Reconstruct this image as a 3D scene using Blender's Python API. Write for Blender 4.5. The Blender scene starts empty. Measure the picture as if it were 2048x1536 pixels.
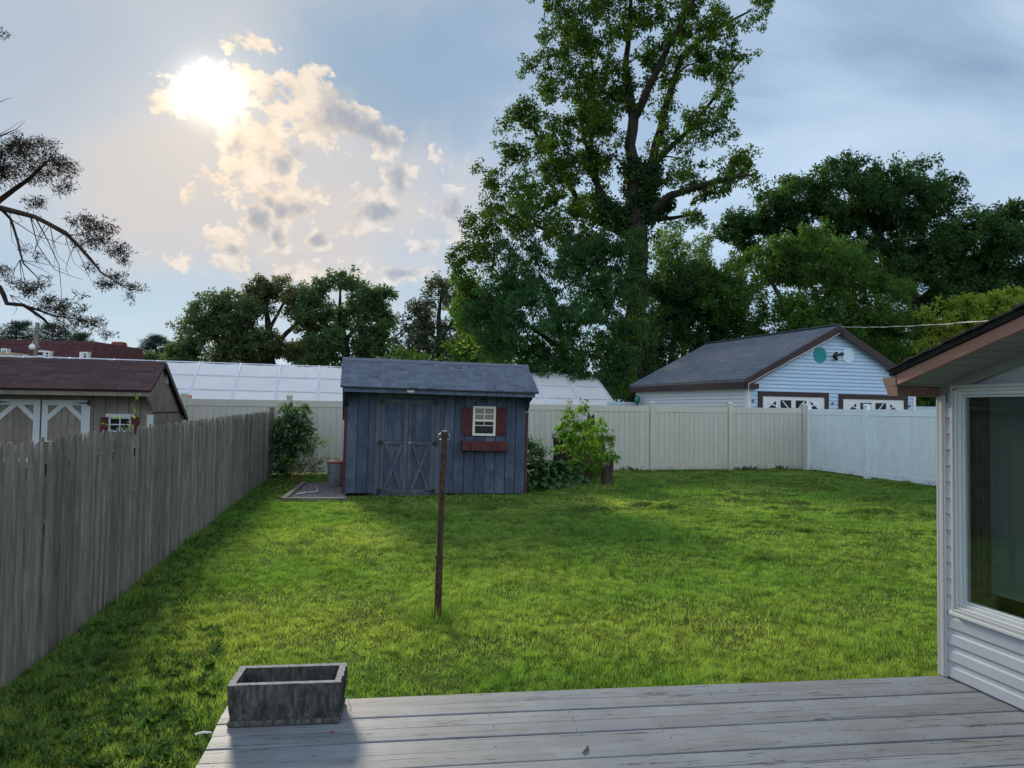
import bpy, bmesh, math, random
import numpy as np
from mathutils import Vector, Matrix

random.seed(7)
RNG = np.random.default_rng(11)
R = math.radians
scene = bpy.context.scene
COL = scene.collection

# ------------------------------------------------------------------ camera
F_PX, CXP, CYP = 1422.0, 1024.0, 768.0          # the photograph's 2048 x 1536 pixels
CAM = Vector((0.0, 0.0, 1.70))
PITCH, ROLL = math.atan(50.0 / F_PX), R(0.8)
_F = Vector((0, math.cos(PITCH), math.sin(PITCH)))
_U0 = Vector((0, -math.sin(PITCH), math.cos(PITCH)))
_R0 = Vector((1, 0, 0))
_RT = _R0 * math.cos(ROLL) + _U0 * math.sin(ROLL)
_UP = -_R0 * math.sin(ROLL) + _U0 * math.cos(ROLL)
cd = bpy.data.cameras.new("camera")
cam = bpy.data.objects.new("camera", cd)
COL.objects.link(cam)
m3 = Matrix((_RT, _UP, -_F)).transposed()
cam.matrix_world = Matrix.Translation(CAM) @ m3.to_4x4()
cd.sensor_width = 36.0
cd.lens = 36.0 * F_PX / 2048.0
cd.clip_start, cd.clip_end = 0.05, 3000.0
scene.camera = cam


def ray(px, py):
    return _F + _RT * ((px - CXP) / F_PX) + _UP * ((CYP - py) / F_PX)


def at(px, py, Y):
    d = ray(px, py)
    return CAM + d * ((Y - CAM.y) / d.y)


def onz(px, py, z=0.0):
    d = ray(px, py)
    return CAM + d * ((z - CAM.z) / d.z)


def onplane(px, py, p0, n):
    d = ray(px, py)
    return CAM + d * ((p0 - CAM).dot(n) / d.dot(n))


# ------------------------------------------------------------------ sun, sky, exposure
SUN_DIR = ray(418, 185).normalized()
SUN_EL = math.asin(SUN_DIR.z)
SUN_AZ = math.atan2(SUN_DIR.x, SUN_DIR.y)         # clockwise from +Y
SUN_STRENGTH, SKY_STRENGTH = 2.8, 0.06
sd = bpy.data.lights.new("sun", 'SUN')
sd.energy = SUN_STRENGTH
sd.angle = R(9.0)
sd.color = (1.0, 0.88, 0.70)
sun = bpy.data.objects.new("sun", sd)
sun.rotation_euler = (-SUN_DIR).to_track_quat('-Z', 'Y').to_euler()
sun.location = (-20, 40, 30)
COL.objects.link(sun)

scene.view_settings.view_transform = 'Standard'
scene.view_settings.look = 'None'
scene.view_settings.exposure = 0.5
scene.view_settings.gamma = 1.0
scene.view_settings.use_curve_mapping = False
try:
    cy = scene.cycles
    cy.max_bounces = 6
    cy.diffuse_bounces = 3
    cy.glossy_bounces = 3
    cy.transmission_bounces = 5
    cy.transparent_max_bounces = 6
    cy.caustics_reflective = False
    cy.caustics_refractive = False
    cy.sample_clamp_indirect = 4.0
except Exception:
    pass

world = bpy.data.worlds.new("World")
scene.world = world
world.use_nodes = True
WT = world.node_tree
WT.nodes.clear()


class NG:
    """tiny helper for wiring node trees"""
    def __init__(self, nt):
        self.nt = nt

    def node(self, typ, **kw):
        n = self.nt.nodes.new(typ)
        for k, v in kw.items():
            setattr(n, k, v)
        return n

    def put(self, sock, v):
        if v is None:
            return
        if isinstance(v, bpy.types.NodeSocket):
            self.nt.links.new(v, sock)
        else:
            try:
                sock.default_value = v
            except Exception:
                sock.default_value = (v[0], v[1], v[2], 1.0)

    def math(self, op, a, b=None, c=None, clamp=False):
        n = self.node('ShaderNodeMath', operation=op)
        n.use_clamp = clamp
        self.put(n.inputs[0], a)
        self.put(n.inputs[1], b)
        self.put(n.inputs[2], c)
        return n.outputs[0]

    def vmath(self, op, a, b=None, out=0):
        n = self.node('ShaderNodeVectorMath', operation=op)
        self.put(n.inputs[0], a)
        if b is not None:
            if op == 'SCALE':
                self.put(n.inputs['Scale'], b)
            else:
                self.put(n.inputs[1], b)
        return n.outputs[out]

    def mix(self, f, a, b, mode='MIX'):
        n = self.node('ShaderNodeMix', data_type='RGBA', blend_type=mode)
        self.put(n.inputs[0], f)
        self.put(n.inputs[6], a if not isinstance(a, tuple) else (*a[:3], 1))
        self.put(n.inputs[7], b if not isinstance(b, tuple) else (*b[:3], 1))
        return n.outputs[2]

    def step(self, v, lo, hi, a=0.0, b=1.0, smooth=True):
        n = self.node('ShaderNodeMapRange')
        n.interpolation_type = 'SMOOTHSTEP' if smooth else 'LINEAR'
        n.clamp = True
        self.put(n.inputs[0], v)
        self.put(n.inputs[1], lo)
        self.put(n.inputs[2], hi)
        self.put(n.inputs[3], a)
        self.put(n.inputs[4], b)
        return n.outputs[0]

    def noise(self, vec, scale, detail=4.0, rough=0.5, dist=0.0, out=0):
        n = self.node('ShaderNodeTexNoise')
        self.put(n.inputs['Vector'], vec)
        n.inputs['Scale'].default_value = scale
        n.inputs['Detail'].default_value = detail
        n.inputs['Roughness'].default_value = rough
        n.inputs['Distortion'].default_value = dist
        return n.outputs[out]

    def sep(self, v):
        n = self.node('ShaderNodeSeparateXYZ')
        self.put(n.inputs[0], v)
        return n.outputs

    def comb(self, x, y, z):
        n = self.node('ShaderNodeCombineXYZ')
        self.put(n.inputs[0], x)
        self.put(n.inputs[1], y)
        self.put(n.inputs[2], z)
        return n.outputs[0]


def ae(px, py):
    d = ray(px, py).normalized()
    return math.atan2(d.x, d.y), math.asin(d.z)


# cloud banks as they stand in this sky (position and half-size in photo pixels, weight)
CLOUDS = [
    (395, 178, 78, 40, 1.2), (465, 172, 60, 38, 1.05), (325, 208, 36, 22, .75), (530, 172, 40, 28, .9), (490, 145, 22, 18, .6), (440, 240, 26, 30, .7),
    (505, 92, 48, 20, .62), (470, 102, 14, 14, .5),
    (605, 190, 66, 55, 1.05), (650, 225, 70, 60, 1.25), (700, 250, 75, 46, 1.2), (770, 283, 48, 30, .95),
    (640, 270, 60, 40, .9), (560, 215, 50, 40, .7),
    (480, 262, 52, 50, .9), (530, 292, 75, 52, 1.0), (565, 325, 50, 48, .95), (490, 335, 45, 28, .7),
    (425, 355, 34, 26, .7), (380, 390, 22, 26, .6),
    (555, 395, 85, 55, .85), (520, 430, 45, 34, 1.0), (570, 410, 36, 30, 1.0), (600, 405, 34, 24, 1.0),
    (568, 468, 30, 36, .9), (470, 480, 75, 34, .75), (485, 500, 35, 22, .9), (640, 480, 34, 24, .9),
    (792, 355, 40, 44, .92), (755, 425, 62, 32, 1.0), (780, 410, 80, 50, .6), (905, 410, 40, 36, .8),
    (805, 540, 80, 22, .85), (700, 460, 60, 26, .5), (895, 312, 45, 24, .55), (860, 485, 34, 18, .65),
    (430, 525, 90, 22, .6), (620, 540, 80, 20, .5), (920, 470, 30, 40, .6),
]

# their shaded thick parts
CORES = [(690, 245, 58, 34, 1.15), (655, 215, 26, 34, .8), (735, 268, 40, 22, 1.0), (775, 288, 24, 16, .9), (680, 200, 22, 20, .6), (565, 328, 20, 16, .8), (520, 432, 24, 24, 1.0),
         (575, 408, 28, 18, 1.0), (605, 402, 20, 14, .9), (568, 468, 14, 24, .9), (470, 492, 24, 12, .8), (636, 480, 18, 12, 1.0), (792, 360, 20, 26, .95),
         (755, 428, 40, 18, 1.1), (905, 410, 22, 26, .9), (800, 541, 34, 9, .7), (470, 295, 14, 9, .6), (545, 178, 16, 14, .6), (858, 486, 18, 9, .7), (540, 395, 14, 10, .8), (600, 300, 16, 9, .5)]


def build_sky():
    g = NG(WT)
    out = g.node('ShaderNodeOutputWorld')
    tc = g.node('ShaderNodeTexCoord')
    d = tc.outputs['Generated']
    x, y, z = g.sep(d)
    az = g.math('ARCTAN2', x, y)
    el = g.math('ARCSINE', z)
    sky = g.node('ShaderNodeTexSky', sky_type='NISHITA')
    sky.sun_disc = False
    sky.sun_elevation = SUN_EL
    sky.sun_rotation = SUN_AZ
    sky.altitude = 50
    sky.air_density = 1.0
    sky.dust_density = 0.6
    sky.ozone_density = 1.5
    blue = g.vmath('SCALE', sky.outputs[0], SKY_STRENGTH)
    # the hazy air takes the edge off the glare round the sun
    blue = g.vmath('DIVIDE', blue, g.vmath('ADD', g.vmath('SCALE', blue, 1.1), (1.0, 1.0, 1.0)))
    cosang = g.vmath('DOT_PRODUCT', d, tuple(SUN_DIR), out=1)
    ang = g.math('ARCCOSINE', g.math('MINIMUM', g.math('MAXIMUM', cosang, -1.0), 1.0))
    # high thin cloud: streaks on a flat layer far above
    zz = g.math('ADD', g.math('MAXIMUM', z, 0.0), 0.16)
    lay = g.comb(g.math('DIVIDE', x, zz), g.math('DIVIDE', y, zz), 0.0)
    mp = g.node('ShaderNodeMapping')
    g.put(mp.inputs['Vector'], lay)
    mp.inputs['Rotation'].default_value = (0, 0, R(38))
    mp.inputs['Scale'].default_value = (0.75, 1.35, 1.0)
    n1 = g.noise(mp.outputs[0], 1.1, 8.0, 0.50, 0.6)
    n1b = g.noise(lay, 0.55, 4.0, 0.5, 0.3)
    veil = g.step(g.math('ADD', g.math('MULTIPLY', n1, 0.6), g.math('MULTIPLY', n1b, 0.4)), 0.26, 0.68)
    veil = g.math('ADD', g.math('MULTIPLY', veil, 0.72), 0.14)
    av = g.comb(az, el, 0.0)
    # thinner right above the tree line
    veil = g.math('MULTIPLY', veil, g.step(el, R(0), R(11), 0.45, 1.0))
    warm = g.step(ang, R(2), R(34), 1.0, 0.0)
    vcol = g.mix(warm, (0.48, 0.60, 0.73), (0.42, 0.41, 0.405))
    avw0 = g.vmath('ADD', av, g.vmath('SCALE', g.vmath('SUBTRACT', g.noise(av, 5.0, 5.0, 0.6, 0.3, out=1), (0.5, 0.5, 0.5)), 0.16))
    # a broad bank of pale thin cloud below and right of the sun
    a0, e0 = ae(590, 400)
    q = g.vmath('MULTIPLY', g.vmath('SUBTRACT', av, (a0, e0, 0.0)), (1 / R(17), 1 / R(8.5), 0.0))
    q = g.math('SUBTRACT', 1.0, g.vmath('DOT_PRODUCT', q, q, out=1))
    bank = g.step(g.math('ADD', q, g.math('MULTIPLY', g.math('SUBTRACT', g.noise(av, 6.5, 6.0, .6, .4), 0.5), 2.2)), -0.35, 0.9)
    vcol = g.mix(g.math('MULTIPLY', bank, 0.8), vcol, (0.47, 0.445, 0.435))
    veil = g.math('ADD', veil, g.math('MULTIPLY', bank, 0.45), clamp=True)
    vcol = g.mix(g.step(ang, R(55), R(120), 0.0, 0.9), vcol, (0.95, 1.13, 1.38))  # unseen veil away from the sun brightened to light the shaded fences
    blue = g.vmath('MULTIPLY', blue, (0.66, 0.93, 1.22))
    low = g.step(el, R(0), R(10), 1.0, 0.0)
    blue = g.mix(g.math('MULTIPLY', low, 0.55), blue, (0.46, 0.58, 0.68))
    # a clearer, deeper blue gap up and right of the sun
    a0, e0 = ae(790, 150)
    q = g.vmath('MULTIPLY', g.vmath('SUBTRACT', avw0, (a0, e0, 0.0)), (1 / R(13), 1 / R(6.5), 0.0))
    gapm = g.step(g.math('SUBTRACT', 1.0, g.vmath('DOT_PRODUCT', q, q, out=1)), 0.0, 1.0)
    veil = g.math('MULTIPLY', veil, g.math('SUBTRACT', 1.0, g.math('MULTIPLY', gapm, 0.75)))
    a0, e0 = ae(110, 60)
    q = g.vmath('MULTIPLY', g.vmath('SUBTRACT', avw0, (a0, e0, 0.0)), (1 / R(12), 1 / R(7), 0.0))
    gap2 = g.step(g.math('SUBTRACT', 1.0, g.vmath('DOT_PRODUCT', q, q, out=1)), -0.2, 1.0)
    veil = g.math('MULTIPLY', veil, g.math('SUBTRACT', 1.0, g.math('MULTIPLY', gap2, 0.45)))
    blue = g.mix(g.math('MULTIPLY', gap2, 0.8), blue, (0.25, 0.33, 0.44))
    blue = g.mix(gapm, blue, (0.18, 0.285, 0.41))
    base = g.mix(veil, blue, vcol)
    # low cumulus
    warp = g.noise(av, 14.0, 4.0, 0.6, 0.0, out=1)
    warp = g.vmath('SCALE', g.vmath('SUBTRACT', warp, (0.5, 0.5, 0.5)), 0.055)
    avw = g.vmath('ADD', av, warp)
    acc = None
    for (px, py, rx, ry, w) in CLOUDS:
        a0, e0 = ae(px, py)
        ra, re = rx / F_PX * .92, ry / F_PX * .92
        v = g.vmath('SUBTRACT', avw, (a0, e0, 0.0))
        v = g.vmath('MULTIPLY', v, (1 / ra, 1 / re, 0.0))
        q = g.vmath('DOT_PRODUCT', v, v, out=1)
        val = g.math('MULTIPLY', g.math('SUBTRACT', 1.0, q), w)
        acc = val if acc is None else g.math('SMOOTH_MAX', acc, val, 0.2)
    acc = g.math('MAXIMUM', acc, -1.2)
    # unseen broken cloud added over the rest of the sky, brighter to fill shaded faces
    rest = g.noise(g.vmath('MULTIPLY', lay, (1.0, 1.0, 1.0)), 1.6, 3.0, 0.5)
    rest = g.math('SUBTRACT', g.math('MULTIPLY', g.math('SUBTRACT', rest, 0.5), 5.0), 0.35)
    rest = g.math('SUBTRACT', rest, g.step(ang, R(58), R(80), 2.0, 0.0))
    acc = g.math('MAXIMUM', acc, g.math('MINIMUM', rest, 0.8))
    puff = g.noise(g.vmath('MULTIPLY', av, (1.0, 1.25, 1.0)), 30.0, 9.0, 0.62, 0.2)
    puff2 = g.noise(av, 70.0, 6.0, 0.62, 0.0)
    pf = g.math('ADD', g.math('MULTIPLY', g.math('SUBTRACT', puff, 0.5), 5.4),
                g.math('MULTIPLY', g.math('SUBTRACT', puff2, 0.5), 1.6))
    dens = g.math('ADD', acc, pf)
    alpha = g.step(dens, -0.10, 0.62)
    dk = None
    for (px, py, rx, ry, w) in CORES:
        a0, e0 = ae(px, py)
        v = g.vmath('MULTIPLY', g.vmath('SUBTRACT', avw, (a0, e0, 0.0)), (F_PX / rx * .8, F_PX / ry * .8, 0.0))
        val = g.math('MULTIPLY', g.math('SUBTRACT', 1.0, g.vmath('DOT_PRODUCT', v, v, out=1)), w)
        dk = val if dk is None else g.math('SMOOTH_MAX', dk, val, 0.2)
    dk = g.math('MAXIMUM', dk, -1.0)
    soft = g.noise(av, 34.0, 6.0, 0.6)
    core = g.step(g.math('ADD', dk, g.math('MULTIPLY', g.math('SUBTRACT', soft, 0.5), 2.0)), -0.25, 1.25)
    alpha = g.math('MAXIMUM', alpha, g.math('MULTIPLY', core, 0.9))
    core = g.math('MAXIMUM', core, g.math('MULTIPLY', g.step(dens, 1.2, 2.2), g.step(ang, R(5), R(9), 0.0, 0.5)))
    near = g.step(ang, R(3), R(20), 1.0, 0.0)
    edge = g.mix(near, (0.53, 0.505, 0.485), (0.68, 0.56, 0.43))
    edge = g.mix(g.step(ang, R(75), R(130)), edge, (1.3, 1.33, 1.38))  # out-of-view cloud lifted above the visible tone, as fill
    dark = g.mix(near, (0.21, 0.26, 0.34), (0.22, 0.24, 0.28))
    dark = g.mix(g.step(ang, R(75), R(130)), dark, (0.92, 0.98, 1.06))
    edge = g.vmath('SCALE', edge, g.step(puff, .3, .7, .78, 1.16))
    ccol = g.mix(g.math('MULTIPLY', core, 0.92), edge, dark)
    # the cloud in front of the sun is lit right through
    lit = g.math('EXPONENT', g.math('MULTIPLY', g.math('POWER', g.math('DIVIDE', ang, R(1.6)), 2.0), -1.0))
    ccol = g.vmath('ADD', ccol, g.vmath('SCALE', (2.6, 2.3, 1.7), lit))
    colr = g.mix(g.math('MULTIPLY', alpha, 0.80), base, ccol)
    # glow of the sun through the thin cloud
    g1 = g.math('EXPONENT', g.math('MULTIPLY', g.math('POWER', g.math('DIVIDE', ang, R(1.5)), 2.0), -1.0))
    g2 = g.math('EXPONENT', g.math('MULTIPLY', g.math('DIVIDE', ang, R(5.0)), -1.0))
    glow = g.vmath('ADD', g.vmath('SCALE', (1.0, 0.88, 0.62), g.math('MULTIPLY', g1, 1.2)),
                   g.vmath('SCALE', (1.0, 0.78, 0.50), g.math('MULTIPLY', g2, 0.20)))
    colr = g.vmath('ADD', colr, glow)
    # below the horizon: the land
    colr = g.mix(g.step(z, -0.06, 0.0), (0.10, 0.11, 0.08), colr)
    bg = g.node('ShaderNodeBackground')
    bg.inputs['Strength'].default_value = 1.0
    g.put(bg.inputs['Color'], colr)
    g.nt.links.new(bg.outputs[0], out.inputs['Surface'])


build_sky()
try:
    world.cycles.sampling_method = 'MANUAL'
    world.cycles.sample_map_resolution = 512
except Exception:
    pass

# ------------------------------------------------------------------ helpers: materials
MATS = {}


def new_mat(name):
    m = bpy.data.materials.new(name)
    m.use_nodes = True
    m.node_tree.nodes.clear()
    g = NG(m.node_tree)
    out = g.node('ShaderNodeOutputMaterial')
    MATS[name] = m
    return m, g, out


def principled(g, out, col, rough=0.6, spec=0.3, metal=0.0, bump=None, bump_d=0.01, bump_s=0.5):
    p = g.node('ShaderNodeBsdfPrincipled')
    g.put(p.inputs['Base Color'], col if not isinstance(col, tuple) else (*col[:3], 1))
    g.put(p.inputs['Roughness'], rough)
    p.inputs['Metallic'].default_value = metal
    try:
        p.inputs['Specular IOR Level'].default_value = spec
    except Exception:
        pass
    if bump is not None:
        b = g.node('ShaderNodeBump')
        b.inputs['Distance'].default_value = bump_d
        b.inputs['Strength'].default_value = bump_s
        g.put(b.inputs['Height'], bump)
        g.nt.links.new(b.outputs[0], p.inputs['Normal'])
    g.nt.links.new(p.outputs[0], out.inputs['Surface'])
    return p


def coords(g, scale=(1, 1, 1), rnd=True):
    tc = g.node('ShaderNodeTexCoord')
    v = tc.outputs['Object']
    r = None
    if rnd:
        oi = g.node('ShaderNodeObjectInfo')
        r = oi.outputs['Random']
        v = g.vmath('ADD', v, g.vmath('SCALE', (37.0, 23.0, 51.0), r))
    v = g.vmath('MULTIPLY', v, scale)
    return v, r


def mat_plain(name, col, rough=0.6, spec=0.3, metal=0.0, var=0.12, scale=6.0, rnd=0.0, bump=0.0):
    m, g, out = new_mat(name)
    v, r = coords(g)
    n = g.noise(v, scale, 5.0, 0.6)
    f = g.step(n, 0.25, 0.75, 1 - var, 1 + var)
    if rnd:
        f = g.math('MULTIPLY', f, g.step(r, 0, 1, 1 - rnd, 1 + rnd, smooth=False))
    c = g.vmath('SCALE', tuple(col), f)
    principled(g, out, c, rough, spec, metal, n if bump else None, 0.01, bump)
    return m


def mat_wood(name, col, dark, axis=2, rnd=0.2, rough=0.8, fine=55.0, stain=None, stain_amt=0.5, bump=0.4):
    """weathered wood: grain runs along an axis"""
    m, g, out = new_mat(name)
    sc = [1.0, 1.0, 1.0]
    sc[axis] = 0.05
    v, r = coords(g, tuple(sc))
    n = g.noise(v, fine, 6.0, 0.65, 0.4)
    v2, _ = coords(g, (1, 1, 1))
    n2 = g.noise(v2, 3.2, 4.0, 0.6)
    f = g.step(n, 0.36, 0.62)
    c = g.mix(f, dark, col)
    k = g.math('MULTIPLY', g.step(n2, 0.25, 0.75, 0.78, 1.2), g.step(r, 0, 1, 1 - rnd, 1 + rnd, smooth=False))
    c = g.vmath('SCALE', c, k)
    if stain:
        n3 = g.noise(v2, 1.7, 5.0, 0.65)
        c = g.mix(g.math('MULTIPLY', g.step(n3, 0.48, 0.68), stain_amt), c, stain)
    principled(g, out, c, rough, 0.2, 0.0, n, 0.004, bump)
    return m


def mat_leaf(name, c1, c2, trans=0.4, gloss=0.018):
    m, g, out = new_mat(name)
    a = g.node('ShaderNodeAttribute')
    a.attribute_name = 'tint'
    rr, gg, bb = [None] * 3
    s = g.node('ShaderNodeSeparateColor')
    g.nt.links.new(a.outputs['Color'], s.inputs[0])
    c = g.mix(s.outputs[1], c1, c2)
    c = g.vmath('SCALE', c, g.math('ADD', 0.45, s.outputs[0]))
    d = g.node('ShaderNodeBsdfDiffuse')
    t = g.node('ShaderNodeBsdfTranslucent')
    gl = g.node('ShaderNodeBsdfGlossy')
    gl.inputs['Roughness'].default_value = 0.45
    g.put(gl.inputs['Color'], (0.45, 0.5, 0.45, 1))
    g.put(d.inputs['Color'], c)
    ct = g.vmath('MULTIPLY', c, (1.7, 1.6, 0.8))
    g.put(t.inputs['Color'], ct)
    m1 = g.node('ShaderNodeMixShader')
    m1.inputs[0].default_value = trans
    g.nt.links.new(d.outputs[0], m1.inputs[1])
    g.nt.links.new(t.outputs[0], m1.inputs[2])
    m2 = g.node('ShaderNodeMixShader')
    m2.inputs[0].default_value = gloss
    g.nt.links.new(m1.outputs[0], m2.inputs[1])
    g.nt.links.new(gl.outputs[0], m2.inputs[2])
    g.nt.links.new(m2.outputs[0], out.inputs['Surface'])
    return m


# ------------------------------------------------------------------ helpers: objects
def tag(o, label=None, cat=None, group=None, kind=None):
    if label:
        o['label'] = label
    if cat:
        o['category'] = cat
    if group:
        o['group'] = group
    if kind:
        o['kind'] = kind
    return o


def empty(name, loc=(0, 0, 0), rz=0.0, matrix=None):
    o = bpy.data.objects.new(name, None)
    o.empty_display_size = 0.2
    COL.objects.link(o)
    if matrix is not None:
        o.matrix_world = matrix
    else:
        o.location = loc
        o.rotation_euler = (0, 0, rz)
    return o


def link(name, me, mat, parent=None, loc=None, rot=None):
    o = bpy.data.objects.new(name, me)
    if mat is not None and len(me.materials) == 0:
        me.materials.append(mat)
    COL.objects.link(o)
    if parent is not None:
        o.parent = parent
    if loc is not None:
        o.location = loc
    if rot is not None:
        o.rotation_euler = rot
    return o


class MB:
    def __init__(self):
        self.v, self.f, self.sm = [], [], []

    def add(self, vs, fs, smooth=False):
        k = len(self.v)
        self.v += [tuple(p) for p in vs]
        for f in fs:
            self.f.append(tuple(i + k for i in f))
            self.sm.append(smooth)
        return self

    def box(self, a, b):
        x0, y0, z0 = a
        x1, y1, z1 = b
        vs = [(x0, y0, z0), (x1, y0, z0), (x1, y1, z0), (x0, y1, z0), (x0, y0, z1), (x1, y0, z1), (x1, y1, z1), (x0, y1, z1)]
        fs = [(3, 2, 1, 0), (4, 5, 6, 7), (0, 1, 5, 4), (1, 2, 6, 5), (2, 3, 7, 6), (3, 0, 4, 7)]
        return self.add(vs, fs)

    def prism(self, poly, ax, a, b):
        """extrude a 2D polygon along axis ax (0,1,2) from a to b; poly gives the two other coordinates in order"""
        n = len(poly)

        def mk(p, t):
            q = [p[0], p[1]]
            q.insert(ax, t)
            return tuple(q)
        vs = [mk(p, a) for p in poly] + [mk(p, b) for p in poly]
        fs = [tuple(range(n)), tuple(range(2 * n - 1, n - 1, -1))]
        for i in range(n):
            j = (i + 1) % n
            fs.append((i, i + n, j + n, j))
        return self.add(vs, fs)

    def bar(self, p, q, w, d, up=(0, 0, 1)):
        """a square-edged bar from p to q, w across, d deep"""
        p, q = Vector(p), Vector(q)
        t = (q - p).normalized()
        s = t.cross(Vector(up))
        if s.length < 1e-4:
            s = t.cross(Vector((1, 0, 0)))
        s.normalize()
        u = s.cross(t).normalized()
        s, u = s * (w / 2), u * (d / 2)
        vs = [p - s - u, p + s - u, p + s + u, p - s + u, q - s - u, q + s - u, q + s + u, q - s + u]
        fs = [(3, 2, 1, 0), (4, 5, 6, 7), (0, 1, 5, 4), (1, 2, 6, 5), (2, 3, 7, 6), (3, 0, 4, 7)]
        return self.add(vs, fs)

    def tube(self, pts, rads, n=8, cap=True):
        pts = [Vector(p) for p in pts]
        if not hasattr(rads, '__len__'):
            rads = [rads] * len(pts)
        vs, fs = [], []
        s = None
        for i, p in enumerate(pts):
            t = (pts[min(i + 1, len(pts) - 1)] - pts[max(i - 1, 0)])
            t = t.normalized() if t.length > 1e-9 else Vector((0, 0, 1))
            if s is None:
                s = t.cross(Vector((0.31, 0.95, 0.05)))
                if s.length < 0.1:
                    s = t.cross(Vector((1, 0, 0)))
            s = (s - t * s.dot(t)).normalized()
            u = t.cross(s)
            for k in range(n):
                a = 2 * math.pi * k / n
                vs.append(p + (s * math.cos(a) + u * math.sin(a)) * rads[i])
        for i in range(len(pts) - 1):
            for k in range(n):
                k2 = (k + 1) % n
                fs.append((i * n + k, i * n + k2, (i + 1) * n + k2, (i + 1) * n + k))
        self.add(vs, fs, True)
        if cap:
            self.add([vs[k] for k in range(n)], [tuple(range(n - 1, -1, -1))])
            m = (len(pts) - 1) * n
            self.add([vs[m + k] for k in range(n)], [tuple(range(n))])
        return self

    def lathe(self, prof, c=(0, 0, 0), n=24, ripple=0.0, nr=0):
        vs, fs = [], []
        for (r, z) in prof:
            for k in range(n):
                a = 2 * math.pi * k / n
                rr = r * (1 + ripple * (1 if k % 2 else -1)) if ripple else r
                vs.append((c[0] + rr * math.cos(a), c[1] + rr * math.sin(a), c[2] + z))
        for i in range(len(prof) - 1):
            for k in range(n):
                k2 = (k + 1) % n
                fs.append((i * n + k, i * n + k2, (i + 1) * n + k2, (i + 1) * n + k))
        self.add(vs, fs, not ripple)
        self.add(vs[:n], [tuple(range(n - 1, -1, -1))])
        self.add(vs[-n:], [tuple(range(n))])
        return self

    def mesh(self, name):
        me = bpy.data.meshes.new(name)
        me.from_pydata(self.v, [], self.f)
        me.polygons.foreach_set('use_smooth', self.sm)
        bm = bmesh.new()
        bm.from_mesh(me)
        bmesh.ops.recalc_face_normals(bm, faces=bm.faces)
        bm.to_mesh(me)
        bm.free()
        me.update()
        return me

    def build(self, name, mat, parent=None, bevel=0.0, loc=None, rot=None):
        o = link(name, self.mesh(name), mat, parent, loc, rot)
        if bevel:
            b = o.modifiers.new('bevel', 'BEVEL')
            b.width = bevel
            b.segments = 1
            b.limit_method = 'ANGLE'
        return o


def frame(origin, xaxis, up=(0, 0, 1)):
    """local frame: x along xaxis, y horizontal pointing into the thing, z up"""
    x = Vector(xaxis).normalized()
    u = Vector(up)
    y = u.cross(x).normalized()
    z = x.cross(y)
    m = Matrix((x, y, z)).transposed().to_4x4()
    m.translation = Vector(origin)
    return m


def local_px(M, px, py, y=0.0):
    """where the sight line of a photo pixel meets the plane local-y = y of a frame"""
    n = M.to_3x3() @ Vector((0, 1, 0))
    p0 = M @ Vector((0, y, 0))
    q = M.inverted() @ onplane(px, py, p0, n)
    return q.x, q.z


# value noise for numpy
_PERM = RNG.random((256, 256))


def vnoise(x, y):
    xi, yi = np.floor(x).astype(int), np.floor(y).astype(int)
    fx, fy = x - xi, y - yi
    fx, fy = fx * fx * (3 - 2 * fx), fy * fy * (3 - 2 * fy)
    a = _PERM[xi % 256, yi % 256]
    b = _PERM[(xi + 1) % 256, yi % 256]
    c = _PERM[xi % 256, (yi + 1) % 256]
    d = _PERM[(xi + 1) % 256, (yi + 1) % 256]
    return (a * (1 - fx) + b * fx) * (1 - fy) + (c * (1 - fx) + d * fx) * fy


def fbm(x, y, o=4):
    s, a, t = 0.0, 1.0, 0.0
    for k in range(o):
        s = s + a * vnoise(x * 2 ** k + 17 * k, y * 2 ** k + 31 * k)
        t += a
        a *= 0.5
    return s / t


def ground_z(x, y):
    x, y = np.asarray(x, float), np.asarray(y, float)
    near = np.clip((40 - np.hypot(x, y - 10)) / 20, 0, 1)
    z = (fbm(x * 0.35 + 50, y * 0.35 + 50, 3) - 0.5) * 0.08 * near
    # clumps of dried clippings on the far right of the lawn
    rough = np.clip((y - 7.5) / 5, 0, 1) * np.clip((x + 1.5) / 3, 0, 1) * near
    rid = np.clip(fbm(x * 1.3 + 9, y * 3.0 + 3, 4) - 0.56, 0, 1)
    return z + rough * rid * 0.42


def gz(x, y):
    return float(ground_z(x, y))


def card_mesh(name, base, axis, side, L, W, tint, tri=False, fold=0.0, nrm=None):
    """leaf / blade cards from numpy arrays (N,3): rhombus leaves, or single-triangle blades"""
    N = len(base)
    if tri:
        v = np.empty((N, 3, 3))
        v[:, 0] = base - side * (W / 2)[:, None]
        v[:, 1] = base + side * (W / 2)[:, None]
        v[:, 2] = base + axis * L[:, None]
        k = 3
    else:
        v = np.empty((N, 4, 3))
        mid = base + axis * (L * 0.45)[:, None]
        v[:, 0] = base
        v[:, 1] = mid - side * (W / 2)[:, None]
        v[:, 2] = base + axis * L[:, None]
        v[:, 3] = mid + side * (W / 2)[:, None]
        k = 4
    me = bpy.data.meshes.new(name)
    me.vertices.add(N * k)
    me.vertices.foreach_set('co', v.reshape(-1).astype(np.float32))
    me.loops.add(N * k)
    me.loops.foreach_set('vertex_index', np.arange(N * k, dtype=np.int32))
    me.polygons.add(N)
    me.polygons.foreach_set('loop_start', np.arange(0, N * k, k, dtype=np.int32))
    at_ = me.attributes.new('tint', 'FLOAT_COLOR', 'POINT')
    c = np.ones((N, k, 4), np.float32)
    c[:, :, :3] = tint[:, None, :]
    at_.data.foreach_set('color', c.reshape(-1))
    me.update()
    return me


def unit(a):
    return a / np.maximum(np.linalg.norm(a, axis=1, keepdims=True), 1e-9)


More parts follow.
